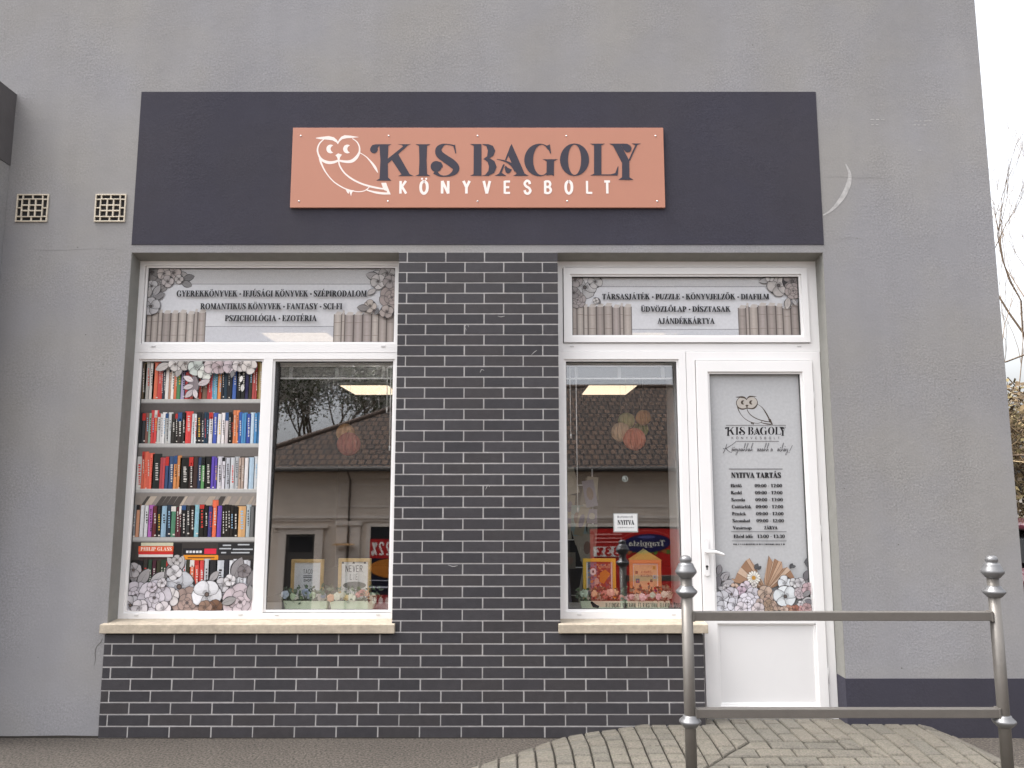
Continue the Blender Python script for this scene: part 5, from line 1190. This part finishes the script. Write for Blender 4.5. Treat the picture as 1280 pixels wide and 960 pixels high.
# ------------------------------------------------------------------ across the street (seen in the window panes)
HW = mat('beige_render', (.62, .53, .44), .9, nscale=4, namp=.08, bump=.2, bscale=30); TRIM = mat('pale_trim', (.66, .58, .50), .85, nscale=6, namp=.05)
def tile_mat():
    m = bpy.data.materials.new('brown_roof_tile'); m.use_nodes = True; n = m.node_tree.nodes; l = m.node_tree.links; b = n['Principled BSDF']; b.inputs['Roughness'].default_value = .85
    tc = n.new('ShaderNodeTexCoord'); sx = n.new('ShaderNodeSeparateXYZ'); mp = n.new('ShaderNodeCombineXYZ'); k = n.new('ShaderNodeMath'); k.operation = 'MULTIPLY'; k.inputs[1].default_value = 1.72; l.new(tc.outputs['Object'], sx.inputs[0]); l.new(sx.outputs['X'], mp.inputs['X']); l.new(sx.outputs['Z'], k.inputs[0]); l.new(k.outputs[0], mp.inputs['Y'])
    br = n.new('ShaderNodeTexBrick'); br.inputs['Scale'].default_value = 1; br.inputs['Brick Width'].default_value = .22; br.inputs['Row Height'].default_value = .30; br.inputs['Mortar Size'].default_value = .028
    br.inputs['Color1'].default_value = (.085, .050, .031, 1); br.inputs['Color2'].default_value = (.048, .030, .020, 1); br.inputs['Mortar'].default_value = (.006, .005, .004, 1)
    l.new(mp.outputs[0], br.inputs['Vector'])
    t = n.new('ShaderNodeTexNoise'); t.inputs['Scale'].default_value = 1.4; l.new(tc.outputs['Object'], t.inputs['Vector'])
    mr = n.new('ShaderNodeMapRange'); mr.inputs['To Min'].default_value = .6; mr.inputs['To Max'].default_value = 1.4; l.new(t.outputs[0], mr.inputs[0])
    vm = n.new('ShaderNodeVectorMath'); vm.operation = 'SCALE'; l.new(br.outputs[0], vm.inputs[0]); l.new(mr.outputs[0], vm.inputs['Scale']); l.new(vm.outputs[0], b.inputs['Base Color'])
    bp_ = n.new('ShaderNodeBump'); bp_.inputs['Distance'].default_value = .05; bp_.inputs['Strength'].default_value = .8; bp_.invert = True; l.new(br.outputs['Fac'], bp_.inputs['Height']); l.new(bp_.outputs[0], b.inputs['Normal'])
    return m
TILE = tile_mat(); DGL = mat('dark_shop_glass', (.015, .016, .018), .08, spec=.6); DWOOD = mat('dark_door', (.05, .045, .04), .5)
GZ = -1.72; HY = -17.0
oh = empty('house', 'long single storey beige house with brown tiled hipped roof across the street', 'house', (2, -20, GZ))
m = MB()
m.box(-8.0, 15, -25, HY, GZ-.3, 2.5, HW); attach(m.build('wall'), oh)
m = MB(); m.box(-8.05, 15.05, HY, HY+.10, 1.13, 1.22, TRIM); m.box(-8.05, 15.05, HY, HY+.05, 1.05, 1.13, TRIM); m.box(-8.05, 15.05, HY, HY+.07, 2.25, 2.42, TRIM)
m.box(-4.95, -4.3, HY, HY+.07, GZ, 1.05, TRIM); m.box(-5.0, -4.25, HY, HY+.12, .93, 1.049, TRIM)
for x0, x1 in ((-4.95, -1.9), (-1.3, 2.4), (3.0, 7)):
    m.ring((x0, x1, 1.45, 2.12), (x0+.05, x1-.05, 1.5, 2.07), HY+.001, HY+.025, TRIM)
attach(m.build('cornice'), oh)
m = MB(); ex0, ex1, ey0, ey1, ez = -8.4, 15.4, -16.45, -25.55, 2.5; r0, r1, ry, rz = -1.9, 8.9, -21, 5.75
V_ = [(ex0, ey0, ez), (ex1, ey0, ez), (ex1, ey1, ez), (ex0, ey1, ez), (r0, ry, rz), (r1, ry, rz)]
m.raw(V_, [(0, 4, 5, 1), (1, 5, 2), (2, 5, 4, 3), (3, 4, 0)], TILE); m.raw([(x, y, z-.001) for x, y, z in V_[:4]], [(0, 1, 2, 3)], TRIM)
RIDGE = mat('ridge_tile', (.075, .05, .036), .85, nscale=8, namp=.25)
for p, q in ((V_[0], V_[4]), (V_[4], V_[5]), (V_[1], V_[5])): m.tube([p, q], .09, RIDGE, 8)
rf = attach(m.build('roof'), oh)
m = MB(); m.tube([(ex0, ey0+.05, ez-.02), (ex1, ey0+.05, ez-.02)], .07, mat('zinc', (.05, .045, .04), .7), 8); m.tube([(-4.62, HY+.09, GZ), (-4.62, HY+.09, 2.2), (-4.62, ey0, 2.45)], .032, mat('brown_pipe', (.16, .13, .11), .6), 8); attach(m.build('gutter'), oh)
m = MB(); m.ring((-6.6, -5.33, GZ, .86), (-6.38, -5.55, GZ-.2, .69), HY, HY+.09, TRIM); m.box(-6.75, -5.2, HY, HY+.16, .861, .93, TRIM); d = attach(m.build('door'), oh)
m = MB(); m.box(-6.38, -5.55, HY, HY+.02, GZ, .69, DWOOD); m.box(-6.3, -5.63, HY+.02, HY+.035, .2, .62, DGL)
k = m.build('door_leaf', d)
m = MB(); m.box(-4.09, 5.4, HY, HY+.02, GZ+.25, .95, DGL); m.ring((-4.12, 5.43, GZ+.2, 1.0), (-4.0, 5.3, GZ+.28, .9), HY, HY+.06, TRIM)
for x in (-3.3, -1.2, 1.6): m.box(x-.03, x+.03, HY, HY+.05, GZ+.25, .95, DWOOD)
attach(m.build('shop_window'), oh)
def street_poster(label, x0, x1, z0, z1, draw):
    o = empty('poster', label, 'poster', ((x0+x1)/2, HY+.06, z0)); F = Flat(0, step=-.0015); draw(F, 0, x1-x0, 0, z1-z0)
    F.v = [(x1-x, HY+.065+y, z0+z) for x, y, z in F.v]; F.f = [tuple(reversed(f)) for f in F.f]; attach(F.build('print', None, PAPER), o)
def p_cheese(F, a, c, b_, t):
    w_, h = c-a, t-b_; F.rect(a, c, b_, t, '#b82420'); F.up()
    for q in ringq(w_*.46, h*.62, w_*.34, h*.36, w_*.334, h*.352, 0, 360, 40): F.poly(cliprect(q, a, c, b_, t) if len(cliprect(q, a, c, b_, t)) > 2 else q, '#e0605a')
    F.up()
    for k in range(11): F.ell(w_*(.27+k*.04), h*(.70+.015*(k % 3)), w_*.03, h*.03, ('#5a7a34', '#a8683a', '#7a3a28', '#6a8a3c')[k % 4], k*.6, 10); F.up()
    F.ell(w_*.467, h*.81, w_*.225, h*.12, '#22204e', -.06, 28); F.up()
    serif(F, 'Trappista', w_*.467, h*.775, h*.075, w_*.33, '#e8e2d0'); F.ell(w_*.467, h*.89, w_*.08, h*.02, '#5a5a90', 0, 16); F.up()
    F.rect(w_*.68, w_*.97, h*.64, h*.77, '#e8e0d8'); F.up(); sans_line(F, '33%', w_*.71, w_*.94, h*.66, h*.755, hx('#b82a24'), .3, .2)
    for k in range(3): F.rect(w_*.7, w_*.95, h*(.82+k*.05), h*(.835+k*.05), '#e8a098')
    F.ell(w_*.12, h*.18, w_*.05, h*.05, '#d8a0a0', 0, 16); F.up()
def p_offer(F, a, c, b_, t):
    w_, h = c-a, t-b_; F.rect(a, c, b_, t, '#15172a'); F.up(); F.rect(a, c, h*.72, t, '#b02424'); F.up(); sans_line(F, '22%', w_*.56, w_*.97, h*.77, h*.95, hx('#f0e8e0'), .3, .2); F.ell(w_*.5, h*.58, w_*.5, h*.14, '#b8702a', 0, 20, (a, c, b_, t)); F.up(); F.rect(a, c, b_, h*.2, '#a02830'); F.up()
    for k in range(7): F.ell(w_*(.1+k*.13), h*.12, w_*.05, h*.05, '#f0d8d0', 0, 8)
    F.rect(a, c, h*.3, h*.32, '#d8d8e0'); F.rect(a, c, h*.4, h*.41, '#d8d8e0')
street_poster('large red poster with dark blue oval in the shop window across the street', 2.2, 5.2, -1.3, .84, p_cheese)
street_poster('blue and red offer poster in the shop window across the street', -4.0, -2.6, -1.35, .55, p_offer)
o = empty('wall_lamp', 'small awning shaped lamp on the pilaster across the street', 'lamp', (-4.7, HY+.08, .4)); m = MB()
m.box(-4.72, -4.68, HY+.07, HY+.3, .42, .45, METAL); attach(m.build('bracket'), o); m = MB(); m.prism([(-5.0, .38), (-4.4, .38), (-4.5, .43), (-4.9, .43)], HY+.12, HY+.5, mat('copper_hood', (.55, .33, .16), .5)); attach(m.build('hood'), o)
for o_ in (oh, o): o_.location.z += .66
for o_ in C.objects:
    if o_.name.startswith('poster'): o_.location.z += .66
# trees
def limb(m, p, d, ln, r, depth, rng_, mt, tips, spread=.55, seg=5, shrink=.68, up=.12):
    pts = [p]; q = p; dd = d
    for i in range(3):
        dd = (dd+Vector((rng_.uniform(-.16, .16), rng_.uniform(-.16, .16), rng_.uniform(-.03, up)))).normalized(); q = q+dd*ln/3; pts.append(q)
    m.tube(pts, [r, r*.9, r*.78, r*.66], mt, seg, True, False)
    if depth == 0: tips.append((q, dd)); return
    for k in range(rng_.choice((2, 3, 3))):
        a = Vector((rng_.uniform(-1, 1), rng_.uniform(-1, 1), rng_.uniform(-.25, .8))).normalized()
        nd = (dd*(1-spread*.5)+a*spread).normalized(); st = pts[rng_.choice((2, 3, 3))]
        limb(m, st, nd, ln*rng_.uniform(shrink-.12, shrink+.1), r*.6, depth-1, rng_, mt, tips, spread, max(3, seg-1), shrink, up)
BARK = mat('brown_bark', (.13, .095, .065), .9, nscale=20, namp=.3)
def tree(name, label, loc, h, r, depth, seed, leaves=None, nleaf=0, ls=.05, ups=.14, spread=.5, scat=.35):
    rg = random.Random(seed); o = empty(name, label, 'tree', loc); m = MB()
    m.tube([(0, 0, -.3), (.05, 0, h*.12), (0, .04, h*.24)], [r*1.3, r, r*.85], BARK, 9); m.build('trunk', o)
    m = MB(); tips = []
    for k in range(5 if depth > 3 else 4):
        a = 6.283*k/5+rg.uniform(-.4, .4); limb(m, Vector((0, .03, h*(.2+.02*k))), Vector((math.cos(a)*.55, math.sin(a)*.55, 1)).normalized(), h*.30, r*.62, depth, rg, BARK, tips, spread, 6, .7, ups)
    m.build('branches', o)
    if leaves:
        m = MB()
        for _ in range(nleaf):
            p, d_ = rg.choice(tips); p = p+Vector((rg.gauss(0, scat), rg.gauss(0, scat), rg.gauss(0, scat))); u = Vector((rg.uniform(-1, 1), rg.uniform(-1, 1), rg.uniform(-1, 1))).normalized(); v = u.orthogonal().normalized()*ls*rg.uniform(.5, 1); u = u*ls*rg.uniform(.6, 1.2)
            m.face([p-u, p+v, p+u, p-v], rg.choice(leaves))
        m.build('crown', o)
    return o
BLOS = mat('white_blossom', (.62, .60, .56), .8); YG = mat('spring_leaf', (.10, .13, .05), .7); YG2 = mat('dark_spring_leaf', (.05, .075, .035), .7)
tree('blossom_tree', 'white blossoming tree behind the house across the street', (-9.6, -27, -1.1), 10.6, .2, 4, 5, [BLOS, BLOS, BLOS, YG, YG2], 60000, .055, scat=.55)
TWIG = mat('grey_brown_twig', (.20, .145, .10), .9)
BARK_ = BARK; BARK = TWIG
tree('bare_tree', 'tall bare tree with thin branches beyond the right wall corner', (13.0, 14.0, -.5), 10.2, .07, 5, 12, ups=.3, spread=.36)
tree('bare_tree', 'slender bare sapling nearest the right wall corner', (10.3, 12.0, -.5), 7.4, .032, 4, 31, ups=.34, spread=.3)
BARK = BARK_
# tangle of dry climbers on the bank
VINE = [mat('dry_vine_%d' % i, c, .9) for i, c in enumerate(((.22, .155, .085), (.16, .11, .065), (.28, .21, .12), (.10, .07, .045)))]
DRY = [mat('dry_leaf_%d' % i, c, .9) for i, c in enumerate(((.17, .12, .06), (.11, .075, .04), (.15, .12, .055), (.07, .05, .03)))]
o = empty('thicket', 'tangled bank of dry brown climbers behind the right corner', 'shrub', (12, 10.5, -.6)); rg = random.Random(9); m = MB()
for _ in range(900):
    x, y = rg.uniform(7.5, 17), rg.uniform(9.2, 12.2); top = 3.5+.35*math.sin(x*1.7)+rg.uniform(-.5, .3); z = rg.uniform(-.6, top); pts = []
    d_ = Vector((rg.uniform(-1, 1), rg.uniform(-.4, .4), rg.uniform(-.6, .7))).normalized(); p = Vector((x, y, z))
    for k in range(5):
        pts.append(p.copy()); d_ = (d_+Vector((rg.uniform(-.5, .5), rg.uniform(-.3, .3), rg.uniform(-.6, .35)))).normalized(); p = p+d_*rg.uniform(.12, .3)
    m.tube(pts, rg.uniform(.008, .022), rg.choice(VINE), 4, True, False)
attach(m.build('stems'), o); m = MB()
for _ in range(22000):
    x, y = rg.uniform(7.5, 17), rg.uniform(9.3, 12.2); top = 3.5+.35*math.sin(x*1.7)+.25*math.sin(x*5+y); z = -.6+(top+.6)*math.sqrt(rg.random()); p = Vector((x, y-.25*(1-z/3.5), z))
    u = Vector((rg.uniform(-1, 1), rg.uniform(-1, 1), rg.uniform(-1, 1))).normalized(); v = u.orthogonal().normalized()*.06*rg.uniform(.4, 1); u = u*.09*rg.uniform(.4, 1.2)
    m.face([p-u, p+v, p+u, p-v], rg.choice(DRY))
attach(m.build('leaves'), o)
# car behind the corner
MAROON = mat('maroon_car_paint', (.10, .018, .03), .25, coat=.6); TYRE = mat('tyre_rubber', (.02, .02, .02), .8); CGL = mat('car_glass', (.05, .055, .06), .06, spec=.6); TAIL = mat('tail_lamp', (.55, .02, .05), .2)
cx, cy, cz = 6.78, 4.0, -.42
o = empty('parked_car', 'maroon car parked beyond the right wall corner, mostly hidden', 'car', (cx, cy+2, cz))
def shell(m, secs, mt, x):
    """lofted body: secs = (y, half width, z0, z1)"""
    vs = []; k = 10
    for y, hw, z0, z1 in secs:
        for i in range(k):
            t = 6.283*i/k+.314; a, b2 = math.cos(t), math.sin(t); f = lambda v: math.copysign(abs(v)**.45, v)
            vs.append((x+hw*f(a), y, (z0+z1)/2+(z1-z0)/2*f(b2)))
    n = len(secs); m.raw(vs, [(i*k+j, i*k+(j+1) % k, (i+1)*k+(j+1) % k, (i+1)*k+j) for i in range(n-1) for j in range(k)]+[tuple(reversed(range(k))), tuple(range((n-1)*k, n*k))], mt, False)
m = MB(); shell(m, [(cy, .80, cz+.35, cz+.85), (cy+.06, .86, cz+.25, cz+.95), (cy+1, .88, cz+.2, cz+.98), (cy+3, .88, cz+.2, cz+.95), (cy+4, .84, cz+.22, cz+.78), (cy+4.15, .74, cz+.32, cz+.62)], MAROON, cx)
shell(m, [(cy+.30, .70, cz+1.36, cz+1.45), (cy+.5, .72, cz+1.36, cz+1.475), (cy+1.9, .70, cz+1.36, cz+1.46), (cy+2.2, .64, cz+1.36, cz+1.42)], MAROON, cx)
attach(m.build('body', bevel=.02), o)
m = MB(); shell(m, [(cy+.12, .74, cz+.9, cz+1.0), (cy+.3, .70, cz+.9, cz+1.36), (cy+2.1, .68, cz+.9, cz+1.38), (cy+2.9, .72, cz+.9, cz+.96)], CGL, cx); attach(m.build('window'), o)
for s in (-1, 1):
    m = MB(); m.box(cx+s*.70-.1, cx+s*.70+.1, cy-.02, cy+.1, cz+.72, cz+.95, TAIL); attach(m.build('tail_light', bevel=.02), o)
    for y in (cy+.75, cy+3.3):
        m = MB(); m.lathe([(.2, -.1), (.3, -.09), (.32, -.04), (.32, .04), (.3, .09), (.2, .1)], (0, 0, 0), TYRE, 20); w_ = m.build('wheel'); w_.location = (cx+s*.78, y, cz+.32); w_.rotation_euler = (0, R(90), 0); w_.parent = o; w_.matrix_parent_inverse = Matrix.Translation(-o.location)
